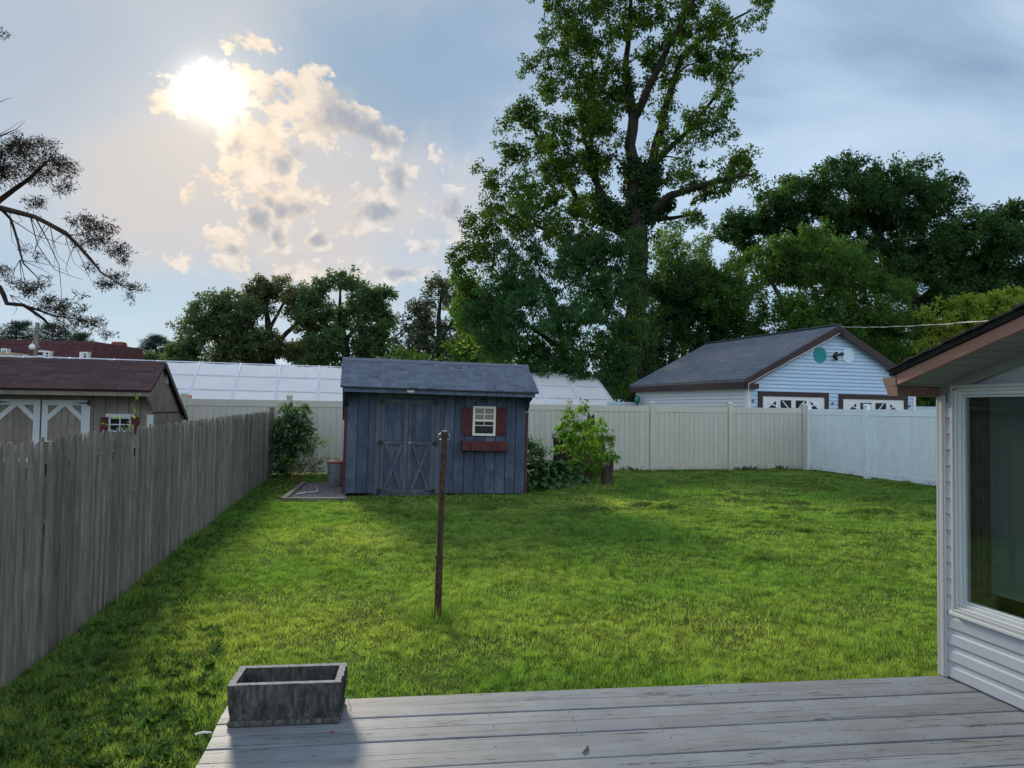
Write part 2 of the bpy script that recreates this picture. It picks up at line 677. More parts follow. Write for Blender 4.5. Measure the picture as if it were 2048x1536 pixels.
# ------------------------------------------------------------------ materials
def mat_vinyl(name, col, rnd):
    m, g, out = new_mat(name)
    v, r = coords(g)
    tc = g.node('ShaderNodeTexCoord')
    z = g.sep(tc.outputs['Object'])[2]
    n = g.noise(v, 2.4, 5.0, 0.6)
    c = g.vmath('SCALE', tuple(col), g.math('MULTIPLY', g.step(n, .25, .75, .95, 1.04), g.step(r, 0, 1, 1 - rnd, 1 + rnd, smooth=False)))
    sp = g.noise(v, 34.0, 4.0, 0.7)
    big = g.noise(v, 3.0, 3.0, 0.6)
    h = g.step(z, .05, .55, 1.0, 0.0)
    f = g.math('MULTIPLY', g.step(g.math('ADD', sp, g.math('MULTIPLY', h, .16)), .66, .74), h)
    f = g.math('MULTIPLY', f, g.step(big, .42, .6))
    c = g.mix(g.math('MULTIPLY', f, .8), c, (.07, .075, .04))
    st = g.noise(g.vmath('MULTIPLY', v, (9.0, 9.0, .7)), 2.2, 4.0, .6)
    c = g.mix(g.math('MULTIPLY', g.step(st, .52, .75), .16), c, (.30, .31, .25))
    principled(g, out, c, .45, .4)
    return m


m_tanv = mat_vinyl('tan_vinyl', (0.52, 0.505, 0.425), .03)
m_whitev = mat_vinyl('white_vinyl', (0.82, 0.885, 0.92), .02)
m_picket = mat_wood('grey_fence_wood', (0.225, 0.206, 0.174), (0.132, 0.121, 0.100), 2, 0.34, 0.85, 70, (0.15, 0.165, 0.12), 0.5)
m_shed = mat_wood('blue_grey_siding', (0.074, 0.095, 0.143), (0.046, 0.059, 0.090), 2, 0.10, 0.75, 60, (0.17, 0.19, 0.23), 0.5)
m_eave = mat_wood('weathered_skylit_eave', (0.125, 0.155, 0.215), (0.085, 0.108, 0.155), 2, 0.14, 0.75, 60)  # siding blue, paler from weathering and with sky light put into the colour
m_shedtrim = mat_wood('grey_shed_trim', (0.100, 0.115, 0.142), (0.072, 0.083, 0.105), 2, 0.08, 0.75, 60, (0.17, 0.17, 0.165), 0.4)
m_redtrim = mat_plain('dark_red_paint', (0.092, 0.024, 0.028), 0.65, 0.25, var=0.2, rnd=0.06)
m_black = mat_plain('black_iron', (0.015, 0.015, 0.018), 0.5, 0.4)
m_shingle = mat_plain('grey_shingle', (0.120, 0.140, 0.180), 0.9, 0.15, var=0.3, scale=60, rnd=0.16, bump=0.5)
m_mshingle = mat_plain('maroon_shingle', (0.082, 0.050, 0.050), 0.9, 0.15, var=0.3, scale=40, rnd=0.20, bump=0.5)
m_taupe = mat_wood('taupe_siding', (0.23, 0.195, 0.165), (0.19, 0.16, 0.135), 2, 0.05, 0.7, 40)
m_whitetrim = mat_plain('white_trim', (0.74, 0.75, 0.75), 0.5, 0.35, var=0.06)
m_paletrim = mat_plain('shaded_white_trim', (0.50, 0.52, 0.53), 0.5, 0.35, var=0.06)  # white trim greyed, its shade put into the colour
m_cream = mat_plain('cream_window_frame', (0.72, 0.70, 0.62), 0.5, 0.35, var=0.06)
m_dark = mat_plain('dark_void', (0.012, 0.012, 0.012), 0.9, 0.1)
m_brown = mat_plain('dark_brown_trim', (0.045, 0.027, 0.024), 0.55, 0.3, var=0.12)
m_rake = mat_plain('faded_brown_fascia', (0.30, 0.155, 0.115), 0.5, 0.35, var=0.10, scale=3)
m_gutter = mat_plain('brown_gutter_metal', (0.20, 0.115, 0.085), 0.45, 0.4, var=0.15)
m_soffit = mat_plain('grey_soffit', (0.24, 0.26, 0.24), 0.6, 0.3, var=0.08, rnd=0.05)
m_siding = mat_plain('grey_white_siding', (0.44, 0.46, 0.505), 0.5, 0.35, var=0.05, scale=3, rnd=0.03)
m_corner = mat_plain('pale_corner_trim', (0.52, 0.51, 0.50), 0.45, 0.35, var=0.05, scale=3)
m_frame = mat_plain('white_window_frame', (0.60, 0.63, 0.63), 0.4, 0.4, var=0.03)
m_gwhite = mat_plain('white_siding', (0.72, 0.74, 0.75), 0.5, 0.3, var=0.04, scale=2)
m_gblue = mat_plain('pale_blue_siding', (0.46, 0.60, 0.76), 0.5, 0.3, var=0.04, scale=2)
m_teal = mat_plain('teal_paint', (0.02, 0.26, 0.26), 0.6, 0.3, var=0.08)
m_disc = mat_plain('white_disc_paint', (0.66, 0.76, 0.84), 0.6, 0.3, var=0.04)
m_wire = mat_plain('pale_cable', (0.55, 0.52, 0.48), 0.5, 0.3)
m_brick = mat_plain('red_brick', (0.25, 0.075, 0.055), 0.9, 0.2, var=0.3, scale=14)
m_beige = mat_plain('beige_plaster', (0.55, 0.45, 0.27), 0.8, 0.2)
m_pole = mat_wood('grey_pole_wood', (0.27, 0.23, 0.19), (0.15, 0.12, 0.10), 2, 0.05)
m_galv = mat_plain('galvanised_steel', (0.33, 0.34, 0.36), 0.45, 0.5, 0.55, var=0.25, scale=9)
m_rustlid = mat_plain('rusty_lid', (0.27, 0.115, 0.06), 0.8, 0.3, 0.2, var=0.5, scale=18, bump=0.4)
m_bark = mat_wood('dark_bark', (0.048, 0.038, 0.031), (0.02, 0.016, 0.014), 2, 0.0, 0.95, 14, None, 0, 1.0)
m_bark2 = mat_wood('warm_bark', (0.06, 0.038, 0.03), (0.03, 0.02, 0.018), 2, 0.0, 0.95, 16, None, 0, 1.0)
m_stump = mat_wood('old_stump_wood', (0.075, 0.056, 0.045), (0.022, 0.017, 0.014), 2, 0.0, 0.95, 14, (0.05, 0.06, 0.03), 0.5, 1.0)
m_timber = mat_wood('grey_bed_timber', (0.22, 0.20, 0.175), (0.10, 0.09, 0.08), 0, 0.1, 0.9, 30)
m_gravel = mat_plain('grey_gravel', (0.19, 0.17, 0.17), 0.85, 0.2, var=0.6, scale=30)
m_greymetal = mat_plain('grey_blue_panel', (0.30, 0.36, 0.43), 0.5, 0.3)
m_roofg = mat_plain('grey_roofing', (0.15, 0.155, 0.17), 0.95, 0.1, var=0.35, scale=9, bump=0.3)
m_roofdark = mat_plain('dark_roofing', (0.035, 0.033, 0.032), 0.95, 0.1, var=0.4, scale=30, rnd=0.3, bump=0.6)
m_mroof = mat_plain('maroon_roofing', (0.10, 0.045, 0.05), 0.95, 0.1, var=0.25, scale=3)
m_greenglass = mat_plain('green_glazed_ball', (0.02, 0.16, 0.10), 0.15, 0.6)
m_twig = mat_plain('brown_twig', (0.16, 0.085, 0.05), 0.8, 0.2)
m_whitepvc = mat_plain('white_pipe', (0.75, 0.75, 0.73), 0.5, 0.4)
m_redleaf = mat_plain('dry_red_leaf', (0.35, 0.08, 0.03), 0.7, 0.2)
m_curtain = mat_plain('brown_curtain', (0.10, 0.075, 0.055), 0.9, 0.1, var=0.3, scale=12)
m_inside = mat_plain('room_wall', (0.10, 0.10, 0.095), 0.9, 0.1)

L_OAK = mat_leaf('oak_leaf', (0.032, 0.075, 0.014), (0.068, 0.128, 0.020), 0.40)
L_LOCUST = mat_leaf('locust_leaf', (0.026, 0.088, 0.034), (0.055, 0.130, 0.036), 0.38)
L_DARK = mat_leaf('dark_leaf', (0.026, 0.068, 0.026), (0.052, 0.108, 0.036), 0.38)
L_MID = mat_leaf('mid_leaf', (0.045, 0.115, 0.026), (0.085, 0.165, 0.038), 0.42)
L_LIGHT = mat_leaf('light_leaf', (0.085, 0.175, 0.034), (0.145, 0.225, 0.052), 0.48)
L_YEL = mat_leaf('yellow_green_leaf', (0.160, 0.240, 0.040), (0.260, 0.310, 0.060), 0.5)
L_FAR = mat_leaf('far_leaf', (0.075, 0.120, 0.060), (0.115, 0.160, 0.075), 0.45)
L_PINE = mat_leaf('pine_needle', (0.025, 0.055, 0.045), (0.040, 0.075, 0.055), 0.2)
L_CEDAR = mat_leaf('brown_needle', (0.022, 0.022, 0.016), (0.045, 0.035, 0.028), 0.2)
L_GRASS = mat_leaf('grass_blade', (0.120, 0.245, 0.048), (0.235, 0.320, 0.080), 0.45, 0.02)
L_BRIGHT = mat_leaf('bright_leaf', (0.060, 0.170, 0.025), (0.140, 0.260, 0.030), 0.5)
L_HOSTA = mat_leaf('hosta_leaf', (0.022, 0.070, 0.022), (0.040, 0.100, 0.028), 0.2, 0.05)
L_WEED = mat_leaf('weed_leaf', (0.050, 0.120, 0.030), (0.090, 0.170, 0.035), 0.35)

# ------------------------------------------------------------------ ground
def make_ground():
    def axis(lo, hi, fine_lo, fine_hi, step):
        a = list(np.arange(fine_lo, fine_hi + 1e-6, step))
        left = [lo, lo * 0.5, lo * 0.25, fine_lo - 12, fine_lo - 4]
        right = [fine_hi + 4, fine_hi + 12, hi * 0.25, hi * 0.5, hi]
        return np.array(left + a + right)
    xs = axis(-900, 900, -13, 14, 0.12)
    ys = axis(-900, 1500, -4, 24, 0.12)
    X, Y = np.meshgrid(xs, ys)
    Z = ground_z(X, Y) - 0.004
    nx, ny = len(xs), len(ys)
    v = np.stack([X, Y, Z], -1).reshape(-1, 3)
    me = bpy.data.meshes.new('ground')
    me.vertices.add(len(v))
    me.vertices.foreach_set('co', v.reshape(-1).astype(np.float32))
    i = np.arange((ny - 1) * (nx - 1))
    r, c = i // (nx - 1), i % (nx - 1)
    a = r * nx + c
    q = np.stack([a, a + 1, a + nx + 1, a + nx], -1).astype(np.int32)
    me.loops.add(q.size)
    me.loops.foreach_set('vertex_index', q.reshape(-1))
    me.polygons.add(len(q))
    me.polygons.foreach_set('loop_start', np.arange(0, q.size, 4, dtype=np.int32))
    me.polygons.foreach_set('use_smooth', np.ones(len(q), bool))
    me.update()
    m, g, out = new_mat('turf_soil')
    tc = g.node('ShaderNodeTexCoord')
    v = tc.outputs['Object']
    n1 = g.noise(v, 0.8, 5.0, 0.6)
    n2 = g.noise(v, 22.0, 6.0, 0.7)
    n3 = g.noise(v, 2.6, 4.0, 0.6)
    c = g.mix(g.step(n1, 0.35, 0.65), (0.055, 0.105, 0.018), (0.105, 0.140, 0.030))
    c = g.mix(g.math('MULTIPLY', g.step(n3, 0.55, 0.72), 0.5), c, (0.15, 0.13, 0.05))
    c = g.vmath('SCALE', c, g.step(n2, 0.3, 0.7, 0.45, 1.3))
    principled(g, out, c, 0.95, 0.05, 0, n2, 0.05, 0.9)
    o = link('ground', me, m)
    tag(o, kind='structure')


make_ground()

# ------------------------------------------------------------------ tan vinyl fence along the back
def fence_line_panels(name, label, pts, mat, post_mat, height=1.83, group=None, gap=0.05):
    root = empty(name, pts[0])
    tag(root, label, 'fence')
    o0 = Vector(pts[0])
    board = {}
    post_me = MB().box((-.064, -.064, -.1), (.064, .064, height + .085)).prism(
        [(-.075, height + .085), (.075, height + .085), (.075, height + .105), (.0, height + .145), (-.075, height + .105)], 0, -.075, .075).mesh('post')
    for i, p in enumerate(pts):
        q = Vector(p) - o0
        dirv = (Vector(pts[min(i + 1, len(pts) - 1)]) - Vector(pts[max(i - 1, 0)]))
        link('post', post_me, post_mat, root, q, (0, 0, math.atan2(dirv.y, dirv.x)))
    for i in range(len(pts) - 1):
        a, b = Vector(pts[i]), Vector(pts[i + 1])
        d = b - a
        L = d.length
        rz = math.atan2(d.y, d.x)
        x0, x1 = .064, L - .064
        for nm, z0, z1 in (('top_rail', height - .165, height), ('bottom_rail', gap, gap + .145)):
            MB().box((x0, -.03, z0), (x1, .03, z1)).box((x0, -.037, z0 + .012 if nm == 'bottom_rail' else z0),
                                                        (x1, -.03, z0 + .022 if nm == 'bottom_rail' else z0 + .012)).build(nm, mat, root, .006, a - o0, (0, 0, rz))
        n = max(4, round((x1 - x0) / 0.152))
        w = (x1 - x0) / n
        key = (round(w, 4),)
        if key not in board:
            board[key] = MB().prism([(0.003, -.018), (0.010, -.024), (w - .010, -.024), (w - .003, -.018), (w - .003, .018), (.003, .018)],
                                    2, gap + .145, height - .165).mesh('board')
        c, s = math.cos(rz), math.sin(rz)
        for k in range(n):
            link('board', board[key], mat, root, a - o0 + Vector((c * (x0 + k * w), s * (x0 + k * w), 0)), (0, 0, rz))
        # tongue behind the joints
        MB().box((x0, -.012, gap + .145), (x1, .012, height - .165)).build('panel_core', m_dark if False else mat, root, 0, a - o0, (0, 0, rz))
    return root


def fence_pt(px):
    u = ray(px, 818)
    k = u.x / u.y
    Y = 19.07 / (1 - 0.243 * k)
    return Vector((k * Y, Y, 0.0))


corner = fence_pt(1607)
du = Vector((1, .243, 0)).normalized()
tan_pts = [corner - du * 2.44 * k for k in range(9, -1, -1)]
# keep the post beside the taupe shed where it stands
fence_line_panels('vinyl_fence', 'tall tan vinyl privacy fence running behind the blue shed and the shrubs', tan_pts, m_tanv, m_tanv, 1.84)
wd = (onz(1875, 978, 0.0) - corner)
wd.z = 0
wd.normalize()
white_pts = [corner + Vector((0.14, -0.02, 0)) + wd * 2.44 * k for k in range(0, 4)]
fence_line_panels('vinyl_fence', 'bright white vinyl privacy fence in front of the garage doors', white_pts, m_whitev, m_whitev, 1.82)

# ------------------------------------------------------------------ grey stockade fence on the left
def stockade():
    a, b = Vector((-2.64, 2.66, 0)), Vector((-5.86, 17.4, 0))
    d = (b - a)
    L = d.length
    rz = math.atan2(d.y, d.x)
    root = empty('picket_fence', a, rz)
    tag(root, 'weathered grey wooden stockade fence with pointed pickets along the left of the lawn', 'fence')
    meshes = []
    for k in range(14):
        w = random.uniform(.068, .090)
        h = random.uniform(1.525, 1.55)
        t = .012
        tip = random.uniform(.012, .020)
        sh = random.uniform(.11, .17)
        lean = random.uniform(-.002, .002)
        skew = random.uniform(-.25, .25)
        # split half-log picket: round face, feathered edges
        prof = [(-w / 2, .006), (-w * .46, -t * .35), (-w * .26, -t * .9), (w * skew * .4, -t), (w * .28, -t * .85), (w * .46, -t * .3), (w / 2, .006), (w * .3, .008), (-w * .3, .008)]
        vs, fs = [], []
        n = len(prof)
        for (z, sc) in ((-.12, 1), (h * .5, random.uniform(.985, 1.0)), (h - sh, 1), (h - sh * .45, .68), (h, tip / w * 1.2)):
            for (x, y) in prof:
                vs.append((x * sc + lean * z, y * (1 if z < h - sh * .9 else .7), z))
        for i in range(4):
            for j in range(n):
                fs.append((i * n + j, i * n + (j + 1) % n, (i + 1) * n + (j + 1) % n, (i + 1) * n + j))
        fs.append(tuple(range(n)))
        fs.append(tuple(range(5 * n - 1, 4 * n - 1, -1)))
        meshes.append((w, MB().add(vs, fs).mesh('picket')))
    s = 0.0
    while s < L - .04:
        w, me = random.choice(meshes)
        z = -.115 * max(0, 1 - s / (L * .62)) + .012 * math.sin(s * .55) + random.uniform(-.008, .006)
        link('picket', me, m_picket, root, (s + w / 2, random.uniform(-.007, .007), z),
             (random.uniform(-.008, .008), random.uniform(-.003, .003), random.uniform(-.10, .10)))
        s += w + random.choice((-.019, -.016, -.014, -.012))
    for z in (.35, .85, 1.25):
        MB().box((0, .02, z - .04), (L, .06, z + .04)).build('rail', m_picket, root)
    k = 0.0
    while k < L + .1:
        MB().box((min(k, L) - .045, .06, -.1), (min(k, L) + .045, .15, 1.40 + .10 * min(1, k / 9))).build('post', m_picket, root)
        k += 2.44
    # corner post at the far end
    MB().box((L - .02, -.05, -.1), (L + .08, .05, 1.63)).box((L - .03, -.06, 1.63), (L + .09, .06, 1.655)).build('end_post', m_picket, root)


stockade()

# ------------------------------------------------------------------ shingled roofs
def dark_edge(me, mat):
    me.materials.append(mat)
    me.materials.append(m_edge)
    for p in me.polygons:
        if p.normal.y < -.9:
            p.material_index = 1
    return me


m_edge = mat_plain('shingle_edge_shadow', (0.022, 0.021, 0.022), .95, .05)  # dark cut edge, also painted to stand in for tab shadow lines


def shingle_rows(parent, mat, W, slope, rows, tab, thick=.011, jitter=.35, holes=None):
    """shingles as objects in the plane of a parent frame: x along the eave, y up the slope, z out of it"""
    exp = slope / rows
    shapes = []
    for k in range(8):
        w = tab * random.uniform(.75, 1.3)
        shapes.append((w, MB().prism([(0, 0), (w - .004, 0), (w - .004, exp * 1.5), (0, exp * 1.5)], 2, 0, thick * random.choice((.55, .8, 1.5))).mesh('shingle')))
        dark_edge(shapes[-1][1], mat)
    for r in range(rows):
        x = -random.uniform(0, tab * .8)
        while x < W:
            w, me = random.choice(shapes)
            x0 = max(x, 0.0)
            if x < 0 or x + w > W:
                ww = min(x + w, W) - x0
                if ww < .03:
                    x += w
                    continue
                me2 = MB().prism([(0, 0), (ww - .003, 0), (ww - .003, exp * 1.5), (0, exp * 1.5)], 2, 0, thick).mesh('shingle')
                dark_edge(me2, mat)
                link('shingle', me2, mat, parent, (x0, r * exp, .006), (R(1.6), 0, 0))
            else:
                link('shingle', me, mat, parent, (x0, r * exp, .006), (R(1.6), 0, 0))
            x += w


def shed_body(M, W, D, Hf, Hr, ov, eave_z, ridge_y, ridge_z, rear_ov, mat):
    pass


# ------------------------------------------------------------------ blue-grey shed
def blue_shed():
    BL, BR = onz(688, 989, 0.05), onz(1048, 990, 0.0)
    W = (BR - BL).length
    xaxis = (BR - BL).normalized()
    M = frame(BL, xaxis)
    root = empty('garden_shed', matrix=M)
    tag(root, 'blue grey wooden shed with double cross-braced doors and red shutters', 'shed')
    D = 2.45
    ov = 0.42
    # heights read on the eave plane and the ridge plane
    ez = local_px(M, 690, 783, -ov)[1]          # bottom of the eave board
    et = local_px(M, 690, 772, -ov)[1]
    ry = 0.52
    rz = local_px(M, 694, 720, ry)[1]
    sl = (rz - et) / (ry + ov)
    rear_z = rz - sl * (D + .18 - ry)
    wall_top = et + sl * ov - .06
    kink = ez - .26
    # boards of the front wall
    w = .200
    n = int(round(W / w))
    w = W / n
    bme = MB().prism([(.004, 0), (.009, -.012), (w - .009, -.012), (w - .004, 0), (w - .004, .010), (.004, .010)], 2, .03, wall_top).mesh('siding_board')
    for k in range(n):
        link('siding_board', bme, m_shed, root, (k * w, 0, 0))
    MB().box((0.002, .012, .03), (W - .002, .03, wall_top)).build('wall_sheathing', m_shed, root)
    # side and rear walls; the sides sweep forward under the overhang
    side = [(-ov + .03, ez + .01), (-ov + .03, et - .01), (ry, rz - .05), (D, rear_z + .03), (D, .03), (0.032, .03), (0.032, kink), (-.10, kink + .05), (-.13, kink + .12)]
    for x0, x1 in ((0.0, .03), (W - .03, W)):
        MB().prism(side, 0, x0, x1).build('side_wall', m_shed, root)
    MB().box((.03, D - .03, .03), (W - .03, D, rear_z)).build('rear_wall', m_shed, root)
    # brackets under the overhang
    for x0, x1 in ((-.028, -.002), (W + .002, W + .028)):
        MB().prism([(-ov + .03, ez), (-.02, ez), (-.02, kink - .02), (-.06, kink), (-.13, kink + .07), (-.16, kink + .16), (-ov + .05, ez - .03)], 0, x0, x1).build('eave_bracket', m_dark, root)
    for x0, x1 in ((-.045, -.001), (W + .001, W + .045)):
        MB().box((x0, -.014, .02), (x1, .09, kink - .03)).build('corner_trim', m_redtrim, root, .004)
    # eave board made of short siding pieces
    ne = 19
    we = (W + .14) / ne
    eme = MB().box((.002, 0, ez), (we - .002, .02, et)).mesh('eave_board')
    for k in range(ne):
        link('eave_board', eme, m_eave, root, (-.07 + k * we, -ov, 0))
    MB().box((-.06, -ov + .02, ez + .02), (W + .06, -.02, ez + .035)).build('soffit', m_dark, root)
    # roof
    rl = math.hypot(ry + ov + .05, rz - et + .05 * sl)
    th = math.atan(sl)
    roof = empty('roof')
    roof.parent = root
    roof.matrix_local = Matrix.Translation((-.13, -ov - .05, et - .05 * sl + .02)) @ Matrix.Rotation(th, 4, 'X')
    WW = W + .26
    dk = MB().box((0, 0.01, -.03), (WW, rl, .004)).build('roof_deck', m_brown, roof)
    MB().box((0.0, -.004, -.012), (WW, .008, .012)).build('drip_edge', m_shedtrim, roof)
    shingle_rows(roof, m_shingle, WW, rl - .02, 9, .165)
    MB().box((0, rl - .10, .016), (WW, rl + .02, .028)).build('ridge_cap', m_shingle, roof)
    rr = math.hypot(D + .18 - ry, rz - rear_z)
    rb = empty('rear_roof')
    rb.parent = root
    rb.matrix_local = Matrix.Translation((-.13, ry + .0, rz + .02)) @ Matrix.Rotation(-th, 4, 'X')
    MB().box((0, 0.03, -.03), (WW, rr, .012)).build('roof_deck', m_roofg, rb)
    # doors
    def loc(px, py):
        return local_px(M, px, py, -.02)
    dl, dt = loc(751, 797)
    dr = loc(881, 800)[0]
    db = loc(815, 987)[1]
    x_l = (loc(752, 985)[0] + dl) / 2
    x_r = (loc(874, 985)[0] + dr) / 2
    x_m = (x_l + x_r) / 2
    for x0, x1 in ((x_l - .01, x_l + .085), (x_r - .085, x_r + .01)):
        MB().box((x0, -.032, db - .02), (x1, -.012, dt + .02)).build('door_jamb', m_shedtrim, root, .003)
    MB().box((x_l - .01, -.034, dt + .02), (x_r + .01, -.012, dt + .11)).build('door_header', m_shedtrim, root, .003)
    MB().box((x_l + .09, -.045, db - .08), (x_r - .09, -.012, db - .005)).build('door_sill', m_shedtrim, root, .003)
    for side_, (x0, x1) in enumerate(((x_l + .088, x_m - .004), (x_m + .004, x_r - .088))):
        dw = x1 - x0
        door = MB().box((0, -.026, 0), (dw, -.014, dt - db)).build('door', m_shedtrim, root)
        door.location = (x0, 0, db)
        H = dt - db
        nb = 4
        pw = dw / nb
        pm = MB().prism([(.003, -.026), (.008, -.034), (pw - .008, -.034), (pw - .003, -.026)], 2, .0, H).mesh('plank')
        for k in range(nb):
            link('plank', pm, m_shed, door, (k * pw, 0, 0))
        fw = .075
        mid = H * .535
        for nm, a, b in (('stile', (0, 0), (fw * .8, H)), ('stile', (dw - fw, 0), (dw, H)), ('rail', (fw * .8, 0), (dw - fw, .085)),
                         ('rail', (fw * .8, H - .085), (dw - fw, H)), ('rail', (fw * .8, mid - .03), (dw - fw, mid + .03))):
            MB().box((a[0], -.054, a[1]), (b[0], -.0345, b[1])).build(nm, m_shedtrim, door, .003)
        zb, zt = .09, mid - .035
        xl, xr = fw * .85, dw - fw * 1.05
        MB().bar((xl + .03, -.047, zt), (xr - .03, -.047, zb), .055, .016, (0, 1, 0)).build('brace', m_shedtrim, door)
        MB().bar((xl + .03, -.043, zb), (xr - .03, -.043, zt), .055, .014, (0, 1, 0)).build('brace', m_shedtrim, door)
        for hz, ln in ((H - .05, .13), (mid, .03), (.05, .13)):
            e = 0 if side_ == 0 else dw
            sg = 1 if side_ == 0 else -1
            h = MB().prism([(e - sg * .045, hz - .045), (e + sg * .03, hz - .045), (e + sg * .03, hz - .02), (e + sg * (.03 + ln), hz - .005), (e + sg * (.03 + ln), hz + .005),
                            (e + sg * .03, hz + .02), (e + sg * .03, hz + .045), (e - sg * .045, hz + .045)], 1, -.061, -.0545)
            h.build('hinge', m_black, door)
        if side_ == 1:
            MB().tube([(-.01, -.075, mid + .012), (.09, -.075, mid + .004)], [.011, .008]).box((.02, -.075, mid - .02), (.045, -.055, mid + .03)).build('handle', m_galv, door)
    # window
    wl, wt = loc(946, 812)
    wr, wb = loc(990, 872)
    win = MB()
    fwid = .045
    for a, b in (((wl, wb), (wl + fwid, wt)), ((wr - fwid, wb), (wr, wt)), ((wl + fwid, wt - fwid), (wr - fwid, wt)), ((wl + fwid, wb), (wr - fwid, wb + fwid))):
        win.box((a[0], -.05, a[1]), (b[0], -.0125, b[1]))
    window = win.build('window', m_cream, root, .003)
    mz = (wt + wb) / 2 + .01
    MB().box((wl + fwid, -.046, mz - .02), (wr - fwid, -.028, mz + .02)).build('meeting_rail', m_cream, window)
    xm = (wl + wr) / 2
    MB().box((xm - .009, -.036, mz + .02), (xm + .009, -.0275, wt - fwid)).box((wl + fwid, -.0355, (mz + wt - fwid) / 2), (wr - fwid, -.027, (mz + wt - fwid) / 2 + .018)).box(
        (xm - .006, -.030, mz - .09), (xm + .006, -.026, mz - .02)).box((wl + fwid, -.0305, mz - .105), (wr - fwid, -.026, mz - .09)).build('muntin', m_cream, window)
    MB().box((wl + fwid, -.024, mz + .02), (wr - fwid, -.018, wt - fwid)).build('pane', MATS['shed_glass'], window)
    MB().box((wl + fwid, -.022, wb + fwid), (wr - fwid, -.0165, mz - .02)).build('pane', MATS['shed_glass_dark'], window)
    # shutters: three boards with two battens
    for (pl, pr) in ((924.5, 944), (992, 1011)):
        s0, st = loc(pl, 814)
        s1, sb = loc(pr, 871)
        sh = MB().box((s0, -.026, sb), (s1, -.0125, st)).build('shutter', m_redtrim, root)
        bw = (s1 - s0) / 3
        for k in range(3):
            MB().box((s0 + k * bw + .004, -.036, sb), (s0 + (k + 1) * bw - .004, -.0262, st)).build('slat', m_redtrim, sh)
        for zc in (st - .09, sb + .08):
            MB().box((s0, -.047, zc - .028), (s1, -.0362, zc + .028)).build('batten', m_redtrim, sh)
    # flower box
    b0, bt = loc(922.5, 881)
    b1, bb = loc(1013, 901)
    fb = MB()
    fb.box((b0 + .02, -.15, bb), (b1 - .02, -.0125, bb + .015)).box((b0, -.165, bb), (b0 + .018, -.0125, bt)).box((b1 - .018, -.165, bb), (b1, -.0125, bt))
    fbo = fb.build('flower_box', m_redtrim, root)
    for k in range(5):
        pw = (b1 - b0) / 5
        MB().box((b0 + k * pw + .003, -.182, bb - .004), (b0 + (k + 1) * pw - .003, -.1655, bt + .004)).build('box_board', m_redtrim, fbo, .003)
    # maker's plate on the eave board
    s0, st = local_px(M, 815, 777, -ov - .02)
    s1, sb = local_px(M, 828, 785, -ov - .02)
    pl = MB().box((s0, -ov - .012, sb), (s1, -ov - .001, st)).build('name_plate', m_cream, root, .002)
    mk = MB()
    for k in range(5):
        mk.box((s0 + .012 + k * .02, -ov - .0145, st - .026), (s0 + .025 + k * .02, -ov - .0125, st - .016))
    mk.box((s0 + .010, -ov - .0145, sb + .028), (s0 + .026, -ov - .0125, sb + .044)).box((s0 + .04, -ov - .0145, sb + .022), (s0 + .085, -ov - .0125, sb + .027)).box((s1 - .03, -ov - .0145, sb + .034), (s1 - .012, -ov - .0125, sb + .04))
    mk.build('lettering', m_black, pl)
    # skids
    for y0 in (.02, 1.1, 2.2):
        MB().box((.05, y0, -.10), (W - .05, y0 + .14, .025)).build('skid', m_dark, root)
    return M, W


def glass_mat(name, tint, rough=0.03, mixf=0.5):
    m, g, out = new_mat(name)
    p = g.node('ShaderNodeBsdfPrincipled')
    g.put(p.inputs['Base Color'], (*tint, 1))
    p.inputs['Roughness'].default_value = rough
    p.inputs['Specular IOR Level'].default_value = mixf
    v, r = coords(g)
    n = g.noise(v, 4.0, 2.0, 0.5)
    b = g.node('ShaderNodeBump')
    b.inputs['Distance'].default_value = 0.02
    b.inputs['Strength'].default_value = 0.15
    g.put(b.inputs['Height'], n)
    g.nt.links.new(b.outputs[0], p.inputs['Normal'])
    g.nt.links.new(p.outputs[0], out.inputs['Surface'])
    return m


glass_mat('shed_glass', (0.16, 0.155, 0.14), 0.08, 0.9)
glass_mat('shed_glass_dark', (0.010, 0.014, 0.018), 0.08, 0.25)
glass_mat('far_glass', (0.014, 0.016, 0.022), 0.2, 0.2)
SHED_M, SHED_W = blue_shed()

